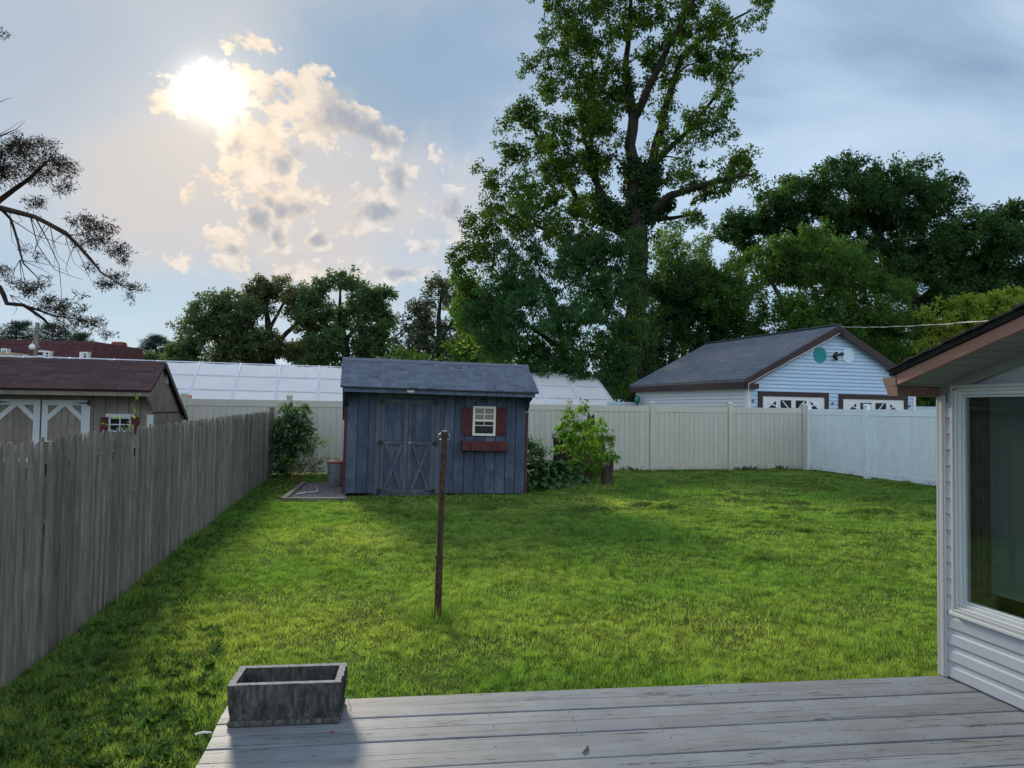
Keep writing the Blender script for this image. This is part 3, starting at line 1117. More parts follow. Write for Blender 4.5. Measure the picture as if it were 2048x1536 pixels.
# ------------------------------------------------------------------ taupe shed of the neighbour, behind the stockade fence
def taupe_shed():
    Dc = 13.5
    a = R(13)
    P = at(303, 870, Dc)
    xaxis = Vector((math.cos(a), math.sin(a), 0))
    W = 5.6
    org = Vector((P.x, P.y, -0.25)) - xaxis * W
    M = frame(org, xaxis)
    root = empty('garden_shed', matrix=M)
    tag(root, 'taupe shed with maroon shingle roof and white trimmed doors behind the picket fence', 'shed')
    D, ov = 2.6, .42
    ez = local_px(M, 295, 793, -ov)[1]
    et = ez + .10
    ry = .62
    rz = local_px(M, 340, 729, ry)[1]
    sl = (rz - et) / (ry + ov)
    rear_z = local_px(M, 340, 729, ry)[1] - sl * (D + .12 - ry)
    wall_top = et + sl * ov - .06
    kink = ez - .32
    n = 28
    w = W / n
    bme = MB().prism([(.004, 0), (.009, -.010), (w - .009, -.010), (w - .004, 0), (w - .004, .010), (.004, .010)], 2, .03, wall_top).mesh('siding_board')
    for k in range(n):
        link('siding_board', bme, m_taupe, root, (k * w, 0, 0))
    MB().box((.002, .012, .03), (W - .002, .03, wall_top)).build('wall_sheathing', m_taupe, root)
    side = [(-ov + .03, ez + .01), (-ov + .03, et - .01), (ry, rz - .05), (D, rear_z + .05), (D, kink + .02), (0.032, kink + .02)]
    low = [(0.032, kink), (D, kink), (D, .03), (.032, .03)]
    for x0, x1 in ((0, .03), (W - .03, W)):
        MB().prism(side, 0, x0, x1).prism(low, 0, x0 + .004, x1 - .004).build('side_wall', m_taupe, root)
    # grooves on the visible side wall: battens standing 5 mm proud
    nb = 17
    for k in range(nb):
        y0 = .04 + k * (D - .08) / nb
        y1 = y0 + (D - .08) / nb - .012
        ym = (y0 + y1) / 2
        top = min(rz - .05 - abs(ym - ry) * sl - .03, rz) if ym > ry else et + (ym + ov) * sl - .08
        MB().box((W, y0, kink + .03), (W + .007, y1, max(kink + .06, top))).build('siding_board', m_taupe, root)
        MB().box((W - .004, y0, .03), (W + .005, y1, kink - .004)).build('siding_board', m_taupe, root)
    MB().prism([(0.03, kink + .03), (-ov + .06, ez + .03), (-ov + .06, et - .04), (.03, et + ov * sl - .08)], 0, W, W + .007).build('siding_board', m_taupe, root)
    MB().box((.03, D - .03, .03), (W - .03, D, rear_z + .04)).build('rear_wall', m_taupe, root)
    for x0 in (W - .085,):
        MB().box((x0, -.035, .0), (W + .012, -.0105, kink - .02)).build('corner_trim', m_paletrim, root, .003)
        MB().box((W + .006, -.035, .0), (W + .022, .05, kink - .02)).build('corner_trim', m_paletrim, root, .003)
    MB().box((W + .006, D - .08, .0), (W + .02, D + .01, kink - .02)).build('corner_trim', m_paletrim, root, .003)
    # eave board
    ne = 24
    we = (W + .1) / ne
    eme = MB().box((.002, 0, ez), (we - .002, .02, et)).mesh('eave_board')
    for k in range(ne):
        link('eave_board', eme, m_taupe, root, (-.05 + k * we, -ov, 0))
    MB().box((-.04, -ov + .02, ez + .02), (W + .02, -.02, ez + .03)).build('soffit', m_taupe, root)
    th = math.atan(sl)
    rl = math.hypot(ry + ov + .04, rz - et + .04 * sl)
    roof = empty('roof')
    roof.parent = root
    roof.matrix_local = Matrix.Translation((-.08, -ov - .04, et - .04 * sl + .02)) @ Matrix.Rotation(th, 4, 'X')
    WW = W + .16
    MB().box((0, .01, -.03), (WW, rl, .004)).build('roof_deck', m_mshingle, roof)
    shingle_rows(roof, m_mshingle, WW, rl - .02, 9, .24, .010)
    MB().box((0, rl - .10, .018), (WW, rl + .02, .030)).build('ridge_cap', m_mshingle, roof)
    rr = (D + .12 - ry) / math.cos(th)
    rb = empty('rear_roof')
    rb.parent = root
    rb.matrix_local = Matrix.Translation((-.08, ry, rz + .02)) @ Matrix.Rotation(-th, 4, 'X')
    MB().box((0, .03, -.045), (WW, rr, .012)).build('roof_deck', m_mshingle, rb)
    MB().box((WW - .0, .0, -.10), (WW + .012, rr, .004)).build('rake_board', m_brown, rb)

    def loc(px, py, y=-.012):
        return local_px(M, px, py, y)
    # gable vent
    q = M.inverted() @ onplane(333, 758, M @ Vector((W, 0, 0)), M.to_3x3() @ Vector((1, 0, 0)))
    v = MB().box((W + .007, q.y - .09, q.z - .09), (W + .025, q.y + .09, q.z + .09)).build('gable_vent', m_paletrim, root)
    for k in range(4):
        MB().box((W + .025, q.y - .07, q.z - .07 + k * .037), (W + .031, q.y + .07, q.z - .045 + k * .037)).build('louvre', m_paletrim, v)
    # double doors
    top = loc(140, 800)[1]
    L0 = loc(-12, 840)[0]
    Lm0, Lm1 = loc(81, 840)[0], loc(84.5, 840)[0]
    L1 = loc(181, 840)[0]
    MB().box((L0 - .05, -.032, top), (L1 + .02, -.0105, top + .11)).build('door_header', m_taupe, root, .003)
    for sgn, (x0, x1) in ((1, (L0, Lm0)), (-1, (Lm1, L1))):
        door = MB().box((x0, -.024, .08), (x1, -.0125, top)).build('door', m_taupe, root)
        fw = .11
        fwr = fw if sgn > 0 else .15
        for nm, a, b in (('stile', (x0, .08), (x0 + (.085 if sgn > 0 else .10), top)), ('stile', (x1 - fwr, .08), (x1, top)),
                         ('rail', (x0 + .10, top - .10), (x1 - fwr, top)), ('rail', (x0 + .10, .85), (x1 - fwr, .93)), ('rail', (x0 + .10, .08), (x1 - fwr, .18))):
            MB().box((a[0], -.045, a[1]), (b[0], -.0245, b[1])).build(nm, m_paletrim, door, .003)
        xa, xb = x0 + .09, x1 - fwr + .01
        zt = top - .09
        for (p, q2) in (((xa - .01, zt - .26), (xa + .26, zt + .01)), ((xb + .01, zt - .26), (xb - .26, zt + .01))):
            MB().bar((p[0], -.034, p[1]), (q2[0], -.034, q2[1]), .085, .019, (0, 1, 0)).build('brace', m_paletrim, door)
        nb = 5
        for k in range(nb):
            pw = (xb - xa) / nb
            MB().box((xa + k * pw + .004, -.0305, .18), (xa + (k + 1) * pw - .004, -.0242, top - .1)).build('plank', m_taupe, door)
        e = x1 if sgn < 0 else x0
        MB().prism([(e + sgn * .0, top - .10), (e + sgn * .05, top - .10), (e + sgn * .05, top - .07), (e + sgn * .30, top - .055), (e + sgn * .05, top - .035), (e + sgn * .05, top + .0), (e, top + .0)], 1, -.053, -.0455).build('hinge', m_black, door)
    # window with louvred shutters
    wl, wt = loc(218.5, 834)
    wr, wb = loc(262, 864)
    fr = MB()
    f = .03
    for a, b in (((wl, wb), (wl + f, wt)), ((wr - f, wb), (wr, wt)), ((wl + f, wt - f), (wr - f, wt)), ((wl + f, wb), (wr - f, wb + f))):
        fr.box((a[0], -.045, a[1]), (b[0], -.0105, b[1]))
    win = fr.build('window', m_paletrim, root, .003)
    MB().box((wl - .05, -.06, wt), (wr + .05, -.0105, wt + .06)).build('window_head', m_paletrim, win)
    xm, zm = (wl + wr) / 2, (wl * 0 + wt + wb) / 2
    MB().box((xm - .010, -.036, wb + f), (xm + .010, -.024, wt - f)).box((wl + f, -.0365, zm - .01), (wr - f, -.0235, zm + .01)).build('muntin', m_paletrim, win)
    MB().box((wl + f, -.022, wb + f), (wr - f, -.0145, wt - f)).build('pane', MATS['shed_glass_dark'], win)
    for (pl, pr) in ((201, 217), (263, 278)):
        s0, st = loc(pl, 834)
        s1, sb = loc(pr, 868)
        sh = MB().box((s0, -.028, sb), (s1, -.0105, st)).build('shutter', m_redtrim, root)
        for k in range(8):
            hh = (st - sb - .06) / 8
            MB().prism([(-.040, sb + .03 + k * hh), (-.028, sb + .03 + k * hh), (-.028, sb + .03 + (k + .8) * hh)], 0, s0 + .025, s1 - .025).build('louvre', m_redtrim, sh)
    return M


TAUPE_M = taupe_shed()

# ------------------------------------------------------------------ long plastic-covered greenhouse beyond the fence
def greenhouse():
    m, g, out = new_mat('white_plastic_film')
    v, r = coords(g)
    n = g.noise(v, 1.3, 5.0, 0.6)
    n2 = g.noise(g.vmath('MULTIPLY', v, (0.4, 6.0, 1.0)), 3.0, 3.0, 0.5)
    c = g.vmath('SCALE', (0.95, 0.94, 0.95), g.step(n, .25, .75, .94, 1.02))
    d = g.node('ShaderNodeBsdfDiffuse')
    t = g.node('ShaderNodeBsdfTranslucent')
    gl = g.node('ShaderNodeBsdfGlossy')
    gl.inputs['Roughness'].default_value = .3
    for s in (d, t):
        g.put(s.inputs['Color'], c)
    b = g.node('ShaderNodeBump')
    b.inputs['Distance'].default_value = .05
    b.inputs['Strength'].default_value = .5
    g.put(b.inputs['Height'], n2)
    for s in (d, gl):
        g.nt.links.new(b.outputs[0], s.inputs['Normal'])
    m1 = g.node('ShaderNodeMixShader')
    m1.inputs[0].default_value = .32
    g.nt.links.new(d.outputs[0], m1.inputs[1])
    g.nt.links.new(t.outputs[0], m1.inputs[2])
    m2 = g.node('ShaderNodeMixShader')
    m2.inputs[0].default_value = .03
    g.nt.links.new(m1.outputs[0], m2.inputs[1])
    g.nt.links.new(gl.outputs[0], m2.inputs[2])
    g.nt.links.new(m2.outputs[0], out.inputs['Surface'])
    m_rib = mat_plain('white_tube', (0.62, 0.66, 0.76), .9, .0)
    a = R(15)
    E = at(1190, 752, 32.0)                       # right end of the ridge
    xaxis = Vector((math.cos(a), math.sin(a), 0))
    Lg = 33.0
    M = frame(Vector((E.x, E.y, 0)) - xaxis * Lg, xaxis)
    root = empty('greenhouse', matrix=M)
    tag(root, 'long white plastic covered greenhouse with ribbed roof beyond the tan fence', 'greenhouse')
    zr_r = E.z
    zr_l = zr_r + .20
    hw, drop = 3.1, 1.75
    nb = int(round(Lg / 1.52))
    sp = Lg / nb

    def zr(x):
        return zr_l + (zr_r - zr_l) * x / Lg
    for sgn in (-1, 1):
        for k in range(nb):
            x0, x1 = k * sp, (k + 1) * sp
            vs, fs = [], []
            nu, nv = 5, 12
            for i in range(nu + 1):
                for j in range(nv + 1):
                    u, w_ = i / nu, j / nv
                    x = x0 + (x1 - x0) * u
                    sag = -.035 * math.sin(math.pi * u) * (1 + .35 * math.sin(w_ * 9 * math.pi))
                    vs.append((x, sgn * hw * w_, zr(x) - drop * w_ + sag))
            for i in range(nu):
                for j in range(nv):
                    q = i * (nv + 1) + j
                    fs.append((q, q + 1, q + nv + 2, q + nv + 1))
            MB().add(vs, fs, True).build('film_panel', m, root)
        MB().add([(0, sgn * hw, zr(0) - drop), (Lg, sgn * hw, zr(Lg) - drop), (Lg, sgn * (hw + .1), 0), (0, sgn * (hw + .1), 0)], [(0, 1, 2, 3)]).build('side_film', m, root)
    for k in range(nb + 1):
        x = k * sp
        pts = [(x, -hw - .1, 0), (x, -hw, zr(x) - drop + .02), (x, 0, zr(x) + .02), (x, hw, zr(x) - drop + .02), (x, hw + .1, 0)]
        MB().tube(pts, .035, 6).build('rib', m_rib, root)
    for w_ in (0.0, .3, .62, 1.0):
        for sgn in (-1, 1):
            if w_ == 0 and sgn > 0:
                continue
            MB().tube([(0, sgn * hw * w_, zr(0) - drop * w_ + .015), (Lg, sgn * hw * w_, zr(Lg) - drop * w_ + .015)], .022, 5).build('purlin', m_rib, root)
    for x in (0, Lg):
        MB().add([(x, -hw - .1, 0), (x, hw + .1, 0), (x, hw, zr(x) - drop), (x, 0, zr(x)), (x, -hw, zr(x) - drop)], [(0, 1, 2, 3, 4)]).build('end_film', m, root)
    return M


GH_M = greenhouse()
# the grey flap standing beyond the greenhouse end
p0, p1 = at(1205, 775, 34.5), at(1222, 798, 34.5)
o = empty('metal_panel', (p0.x, 34.5, 0), R(15))
tag(o, 'grey blue metal panel standing past the end of the greenhouse', 'panel')
MB().prism([(0, .3), (p1.x - p0.x, .3), (p1.x - p0.x + .06, p0.z - .08), (-.1, p0.z)], 1, -.02, .02).build('sheet', m_greymetal, o)
MB().box((-.1, .022, 0), (-.04, .08, p0.z - .1)).box((p1.x - p0.x - .06, .022, 0), (p1.x - p0.x, .08, p0.z - .1)).build('leg', m_galv, o)

# ------------------------------------------------------------------ garage
def lap_wall(poly, course=.125, lip=.026):
    """clapboard courses over a polygon in local x,z, standing at y=0, facing -y"""
    zs = [p[1] for p in poly]
    z0, z1 = min(zs), max(zs)
    mb = MB()

    def span(z):
        xs = []
        n = len(poly)
        for i in range(n):
            (xa, za), (xb, zb) = poly[i], poly[(i + 1) % n]
            if abs(za - zb) > 1e-9 and min(za, zb) - 1e-7 <= z <= max(za, zb) + 1e-7:
                xs.append(xa + (xb - xa) * (z - za) / (zb - za))
        return (min(xs), max(xs)) if len(xs) >= 2 else None
    z = z0
    while z < z1 - .01:
        zt = min(z + course, z1 - .002)
        a, b = span(z + 1e-4), span(zt)
        if a and b:
            zg = z + .014
            vs = [(a[0], -lip, zg), (a[1], -lip, zg), (b[1], -.002, zt), (b[0], -.002, zt), (a[0], .011, zg), (a[1], .011, zg), (a[0], .011, z), (a[1], .011, z)]
            mb.add(vs, [(0, 1, 2, 3), (0, 4, 5, 1), (4, 6, 7, 5)])
        z += course
    return mb


def garage():
    a = R(18.9)
    D = 23.0
    P = at(1495, 757, D)
    xaxis = Vector((math.cos(a), math.sin(a), 0))
    M = frame(Vector((P.x, P.y, 0)), xaxis)
    root = empty('garage', matrix=M)
    tag(root, 'pale blue sided double garage with grey gable roof and brown trimmed doors', 'garage')
    W, L = 7.1, 7.3
    ev = P.z - .06
    pk = local_px(M, 1665, 657, 0)[1] - .06
    gable = [(0, 0), (W, 0), (W, ev), (W / 2, pk), (0, ev)]
    f = lap_wall(gable).build('front_siding', m_gblue, root)
    f['kind'] = 'stuff'
    MB().prism([(p[0], p[1]) for p in gable], 1, .012, .06).build('front_wall', m_gblue, root)
    s = empty('side_wall')
    s.parent = root
    s.matrix_local = Matrix.Translation((0, L, 0)) @ Matrix.Rotation(-math.pi / 2, 4, 'Z')
    q = lap_wall([(0, 0), (L - .06, 0), (L - .06, ev), (0, ev)]).build('side_siding', m_gwhite, s)
    q['kind'] = 'stuff'
    MB().box((0.02, .07, 0), (.1, L, ev)).build('wall', m_gwhite, root)
    MB().box((W - .1, .07, 0), (W, L, ev)).build('wall', m_gwhite, root)
    MB().prism([(p[0], p[1]) for p in gable], 1, L - .06, L).build('rear_wall', m_gwhite, root)
    for x0, x1 in ((-.02, .10), (W - .10, W + .02)):
        MB().box((x0, -.03, 0), (x1, -.013, ev - .12)).build('corner_trim', m_whitetrim, root)
    MB().box((-.035, -.03, 0), (-.0205, .12, ev - .02)).box((-.035, L - .1, 0), (-.0125, L + .01, ev - .02)).build('corner_trim', m_whitetrim, root)
    # roof slopes
    ovx, ovy = .22, .18
    sl = (pk - ev) / (W / 2)
    t = .12
    for sgn, nm in ((-1, 'roof'), (1, 'roof')):
        xe = W / 2 + sgn * (W / 2 + ovx)
        ze = ev - ovx * sl
        poly = [(W / 2, pk + .04), (W / 2, pk + .04 + t), (xe, ze + .04 + t), (xe, ze + .04)]
        r = MB().prism(poly, 1, -ovy, L + ovy).build(nm, m_roofg, root)
        # shingle courses, real steps
        nrow = 26
        for k in range(nrow):
            u0, u1 = k / nrow, (k + 1) / nrow
            xa, za = xe + (W / 2 - xe) * u0, ze + .04 + t + (pk - ze) * u0
            xb, zb = xe + (W / 2 - xe) * u1, ze + .04 + t + (pk - ze) * u1
            if k == 0:
                cm = MB()
            cm.add([(xa, -ovy, za + .018), (xa, L + ovy, za + .018), (xb, L + ovy, zb + .003), (xb, -ovy, zb + .003), (xa, -ovy, za), (xa, L + ovy, za)], [(0, 1, 2, 3), (4, 5, 1, 0)])
        c = cm.build('shingle_course', m_roofg if False else MATS['garage_shingle'], r)
        c['kind'] = 'stuff'
        # brown fascia under the eave, rake boards on the gable
        MB().box((xe - .02 if sgn < 0 else xe, -ovy, ze - .16), (xe if sgn < 0 else xe + .02, L + ovy, ze + .06)).build('fascia', m_brown, root)
        MB().prism([(W / 2, pk + .01 + t), (xe, ze + .01 + t), (xe, ze - .12), (xe - sgn * .02, ze - .12), (W / 2, pk - .12)], 1, -ovy - .03, -ovy).build('rake_board', m_brown, root)
        MB().prism([(W / 2, pk + .02), (xe, ze + .02), (xe, ze - .0), (W / 2, pk - .0)], 1, -ovy, 0).build('soffit', m_whitetrim, root)
    MB().box((-ovx, -ovy - .035, ev - ovx * sl - .17), (.28, -.032, ev - ovx * sl - .0)).build('eave_return', m_brown, root)
    MB().box((W / 2 - .12, -ovy, pk + t + .05), (W / 2 + .12, L + ovy, pk + t + .072)).build('ridge_cap', MATS['garage_shingle'], root)
    # two doors
    for (pl, pr, py0) in ((1516, 1656, 782), (1677, 1814, 788)):
        x0, zt = local_px(M, pl, py0, -.02)
        x1 = local_px(M, pr, py0 + 4, -.02)[0]
        zt = ev - .42 if False else zt
        fw = .16
        fr = MB().box((x0, -.06, 0), (x0 + fw, -.0135, zt)).box((x1 - fw, -.06, 0), (x1, -.0135, zt)).box((x0 + fw, -.06, zt - fw), (x1 - fw, -.0135, zt))
        door = fr.build('garage_door', m_brown, root)
        xa, xb, zd = x0 + fw + .01, x1 - fw - .06, zt - fw - .02
        MB().box((x0 + fw, -.03, 0), (x1 - fw, -.0145, zt - fw)).build('door_slab', m_whitetrim, door)
        pw = (xb - xa) / 4
        cx = (xa + xb) / 2
        for k in range(4):
            MB().box((xa + k * pw + .02, -.038, zd - .56), (xa + (k + 1) * pw - .02, -.0305, zd)).build('door_panel', m_whitetrim, door)
            # sunburst lights: the panes of a fan spread over the four panels
            a0, b0 = xa + k * pw + .09, xa + (k + 1) * pw - .09
            z0, z1 = zd - .50, zd - .10
            if k in (1, 2):
                pane = MB().box((a0, -.042, z0), (b0, -.0385, z1)).build('pane', MATS['far_glass'], door)
            else:
                pts = [(a0, z0), (b0, z0), (b0, z1 - .02), (a0 + .05, z0 + .06)] if k == 0 else [(a0, z0), (b0, z0), (b0 - .05, z0 + .06), (a0, z1 - .02)]
                pane = MB().prism(pts, 1, -.042, -.0385).build('pane', MATS['far_glass'], door)
            for ang in (R(16), R(38), R(62)):
                for s_ in (-1, 1):
                    pass
        for ang in (18, 42, 138, 162):
            aa = R(ang)
            c0 = Vector((cx, -.0445, zd - .52))
            sg = math.cos(aa)
            reach = min(1.08, .40 / max(math.sin(aa), .1))
            MB().bar(c0 + Vector((math.cos(aa) * .12, 0, math.sin(aa) * .05)), c0 + Vector((math.cos(aa) * reach, 0, math.sin(aa) * reach)), .035, .004, (0, 1, 0)).build('sunburst_bar', m_whitetrim, door)
    # discs under the gable and the flood light between them
    for (px, py, r, mt, nm) in ((1640, 710, 15.6, m_teal, 'round_plaque'), (1696, 711, 15.2, m_disc, 'round_plaque')):
        x, z = local_px(M, px, py, -.02)
        rr = r / F_PX * 24.3
        dd = MB().prism([(x + rr * math.cos(2 * math.pi * k / 40), z + rr * math.sin(2 * math.pi * k / 40)) for k in range(40)], 1, -.035, -.0135).build(nm, mt, root, .003)
        dd['label'] = 'teal round plaque' if mt is m_teal else 'white round plaque'
    x, z = local_px(M, 1670, 711, -.05)
    fl = MB().lathe([(.07, 0), (.07, .03)], (0, 0, 0), 16)
    fo = fl.build('flood_light', m_black, root, 0, (x, -.014, z - .02), (R(90), 0, 0))
    for sx in (-1, 1):
        MB().tube([(sx * .04, -.02, .04), (sx * .10, .03, .10), (sx * .12, .05, .16), (sx * .13, .06, .24)], [.02, .025, .05, .075], 12).build('lamp_head', m_black, fo)
    MB().tube([(0, -.06, .04), (0, -.11, .10), (0, -.12, .12)], [.035, .055, .05], 12).build('sensor', m_black, fo)
    for (px, py) in ((1507, 802), (1666, 807), (1820, 812)):
        x, z = local_px(M, px, py, -.05)
        lp = MB().lathe([(.05, 0), (.05, .02)], (0, 0, 0), 12).build('wall_lamp', m_gutter, root, 0, (x, -.014, z), (R(90), 0, 0))
        MB().lathe([(.02, -.01), (.06, -.05), (.075, -.10), (.03, -.16)], (0, .08, 0), 12).build('shade', m_gutter, lp, 0, (0, 0, 0.0), (R(-90), 0, 0))
    # cable clipped along the left rake, drop loop under the peak
    pts = []
    for k in range(12):
        u = k / 11
        pts.append((W / 2 * u - .12 * (1 - u), -ovy - .05, ev - .10 + (pk - ev) * u - .02 - .008 * math.sin(k * 2.1)))
    pts = [(-.12, -ovy - .05, .3), (-.15, -ovy - .05, ev - .35)] + pts
    MB().tube(pts, .014, 5).build('wall_cable', m_wire, root)
    MB().tube([(W / 2 - .02, -ovy - .06, pk - .02), (W / 2 + .06, -ovy - .08, pk - .10), (W / 2 + .10, -ovy - .08, pk - .32)], .018, 5).tube(
        [(W / 2 + .2, -ovy - .05, pk + .04), (W / 2 + .12, -ovy - .09, pk - .12), (W / 2 + .13, -ovy - .09, pk - .26)], .014, 5).build('service_drop', m_black, root)
    return M, W, pk, ovy


g_ = None
_m, g_, _o = new_mat('garage_shingle')
_v, _ = coords(g_)
_b = g_.node('ShaderNodeTexBrick')
_b.offset = .37
g_.put(_b.inputs['Vector'], g_.comb(g_.sep(_v)[1], g_.math('MULTIPLY', g_.sep(_v)[2], 2.1), 0.0))
_b.inputs['Color1'].default_value = (.15, .17, .205, 1)
_b.inputs['Color2'].default_value = (.195, .215, .255, 1)
_b.inputs['Mortar'].default_value = (.10, .10, .115, 1)
_b.inputs['Scale'].default_value = 1.0
_b.inputs['Mortar Size'].default_value = .01
_b.inputs['Brick Width'].default_value = .22
_b.inputs['Row Height'].default_value = .30
_n = g_.noise(_v, 30, 4, .6)
principled(g_, _o, g_.vmath('SCALE', _b.outputs[0], g_.step(_n, .3, .7, .75, 1.2)), .95, .1, 0, _n, .01, .4)
GAR_M, GAR_W, GAR_PK, GAR_OV = garage()

# overhead cable from the garage peak towards the near house
pa = GAR_M @ Vector((GAR_W / 2 + .05, -GAR_OV - .05, GAR_PK + .10))
pb = at(2130, 628, 9.0)
mb = MB()
pts = []
for k in range(25):
    u = k / 24
    p = pa.lerp(pb, u)
    p.z -= .07 * 4 * u * (1 - u)
    pts.append(p)
pts2 = [p + Vector((0.02 * math.sin(i * 1.7), 0, .018 * math.cos(i * 1.7))) for i, p in enumerate(pts)]
mb.tube(pts, .007, 5).tube(pts2, .005, 5)
ow = mb.build('overhead_cable', m_wire)
tag(ow, 'pale twisted overhead cable running from the garage peak to the right', 'cable')

# pale fence beyond, left and right of the garage
def low_wall(name, label, pA, pB, h, mat):
    a, b = Vector((pA.x, pA.y, 0)), Vector((pB.x, pB.y, 0))
    d = b - a
    o = empty(name, a, math.atan2(d.y, d.x))
    tag(o, label, 'fence')
    L = d.length
    n = max(3, int(L / .3))
    w = L / n
    me = MB().box((.004, -.015, .1), (w - .004, .015, h - .12)).mesh('board')
    for k in range(n):
        link('board', me, mat, o, (k * w, 0, 0))
    MB().box((0, -.03, h - .12), (L, .03, h)).build('top_rail', mat, o, .005)
    MB().box((0, -.03, .0), (L, .03, .1)).build('bottom_rail', mat, o, .005)


m_palefence = mat_plain('pale_blue_vinyl', (0.58, 0.68, 0.78), .45, .4, var=.05)
gl_, gr_ = at(1215, 803, 28.5), at(1300, 804, 30.5)
low_wall('vinyl_fence', 'pale blue low fence between the greenhouse end and the garage', gl_, gr_, gl_.z, m_palefence)
hl_, hr_ = at(1832, 813, 27.5), at(1900, 815, 27.0)
low_wall('vinyl_fence', 'short pale fence glimpsed right of the garage wall', hl_, hr_, hl_.z, m_palefence)
pb_ = at(1275, 798, 29.3)
gb = MB().lathe([(.02, -.22), (.07, -.18), (.115, -.08), (.125, 0), (.10, .08), (.06, .13), (.02, .15)], (0, 0, 0), 20)
go = gb.build('garden_globe', m_greenglass, None, 0, (pb_.x, pb_.y, pb_.z))
tag(go, 'shiny green globe showing over the pale fence left of the garage', 'globe')
gs = MB().tube([(0, 0, -pb_.z), (0, 0, -.20)], .03, 8).build('stand', m_black, go)

# small wooden stake showing over the tan fence
ps = at(379, 797, 18.6)
sk = MB().box((-.045, -.045, 0), (.045, .045, ps.z + .07)).prism([(-.045, ps.z + .07), (.045, ps.z + .07), (0, ps.z + .10)], 0, -.045, .045).build('wooden_stake', mat_plain('pinkish_post', (.42, .24, .18), .8, .2), None, .006, (ps.x, ps.y, 0))
tag(sk, 'small reddish wooden stake rising behind the tan fence beside the taupe shed', 'post')

# blue house far right behind
bh = empty('house', (at(1862, 790, 62).x, 62, 0), R(-8))
tag(bh, 'blue grey house corner far behind the fence between trees', 'house')
z1 = at(1872, 781, 62).z
zt = at(1850, 791, 62).z
MB().box((0, 0, 0), (7, 6, zt)).build('wall', m_greymetal, bh)
MB().prism([(-.5, zt - .05), (7.5, zt - .05), (3.5, zt + 2.3)], 1, -.4, 6.4).build('roof', mat_plain('slate_blue_roof', (.16, .20, .26), .9, .1), bh)
MB().tube([(-.35, -.42, zt), (-.05, -.12, zt - .5), (-.05, -.1, 0)], .06, 6).build('downpipe', m_whitetrim, bh)
wn = MB().box((2.5, -.06, 1.0), (3.7, .0, 2.1)).build('window', m_whitetrim, bh)
MB().box((2.6, -.075, 1.1), (3.6, -.062, 2.0)).build('pane', MATS['far_glass'], wn)

# ------------------------------------------------------------------ maroon mansard house far left
def maroon_house():
    D = 52.0
    a = at(-60, 679, D)
    b = at(192, 683, D)
    c = at(246, 690, D + 3.2)
    base = at(0, 722, D).z - 1.0
    root = empty('mansard_house', (b.x, D, 0))
    tag(root, 'large dark maroon mansard roofed house far behind the taupe shed', 'house')
    w = b.x - a.x + 4
    top = b.z
    dep = 9.0
    # battered roof: front face slopes back a little
    MB().add([(-w, -.5, base), (0, -.5, base), (1.95, 3.2, base), (-1.6, dep, base), (-w, dep, base),
              (-w, 0, top + .15), (-.1, 0, top), (1.75, 3.2, top - .25), (-1.7, dep, top - .25), (-w, dep, top)],
             [(0, 1, 6, 5), (1, 2, 7, 6), (2, 3, 8, 7), (3, 4, 9, 8), (4, 0, 5, 9), (5, 6, 7, 8, 9)]).build('roof', m_mroof, root)
    MB().prism([(-w, -.2), (-.1, -.2), (1.7, 3.2), (-1.8, dep - .2), (-w, dep - .2)], 2, 0, base).build('wall', m_brick, root)
    # courses of roof shingle as fine relief
    cm = MB()
    for k in range(9):
        z = base + (top - base) * k / 9
        y = -.5 + .5 * k / 9
        cm.add([(-w, y - .03, z), (-.02, y - .03, z), (-.02, y + .05, z + (top - base) / 9), (-w, y + .05, z + (top - base) / 9)], [(0, 1, 2, 3)])
    co = cm.build('shingle_course', m_mroof, root)
    co['kind'] = 'stuff'
    ch = at(236, 700, D + 2)
    cx = ch.x - b.x
    zc = at(236, 684, D + 2).z
    k = MB().box((cx - .36, 1.8, 0), (cx + .36, 2.5, zc - .30)).box((cx - .42, 1.74, zc - .30), (cx + .42, 2.56, zc - .12)).box((cx - .38, 1.78, zc - .12), (cx + .38, 2.52, zc))
    k.build('chimney', m_brick, root, .03)
    for (x0, x1, y0, y1) in ((74, 91, 701, 722), (92, 101, 702, 718), (161, 166, 704, 722), (167, 177, 704, 718), (4, 16, 697, 708)):
        p, q = at(x0, y0, D - .5), at(x1, y1, D - .5)
        wn = MB().box((p.x - b.x, -.62, q.z), (q.x - b.x, -.2, p.z)).build('window', m_whitetrim, root)
        if x1 - x0 > 6:
            MB().box((p.x - b.x + .10, -.64, q.z + .1), (q.x - b.x - .10, -.622, p.z - .12)).build('pane', MATS['far_glass'], wn)
            MB().box((p.x - b.x + .10, -.66, (p.z + q.z) / 2 - .03), (q.x - b.x - .10, -.642, (p.z + q.z) / 2 + .03)).build('sash', m_whitetrim, wn)
    p, q = at(-20, 705, D - 4), at(27, 716, D - 4)
    bc = empty('beige_tower', (q.x, D - 4, 0))
    tag(bc, 'flat topped beige block in front of the maroon house', 'building')
    MB().box((p.x - q.x, 0, 0), (0, 1.4, p.z - .12)).build('wall', m_beige, bc)
    MB().box((p.x - q.x - .05, -.06, p.z - .12), (.06, 1.46, p.z)).build('cap', m_beige, bc, .02)


maroon_house()

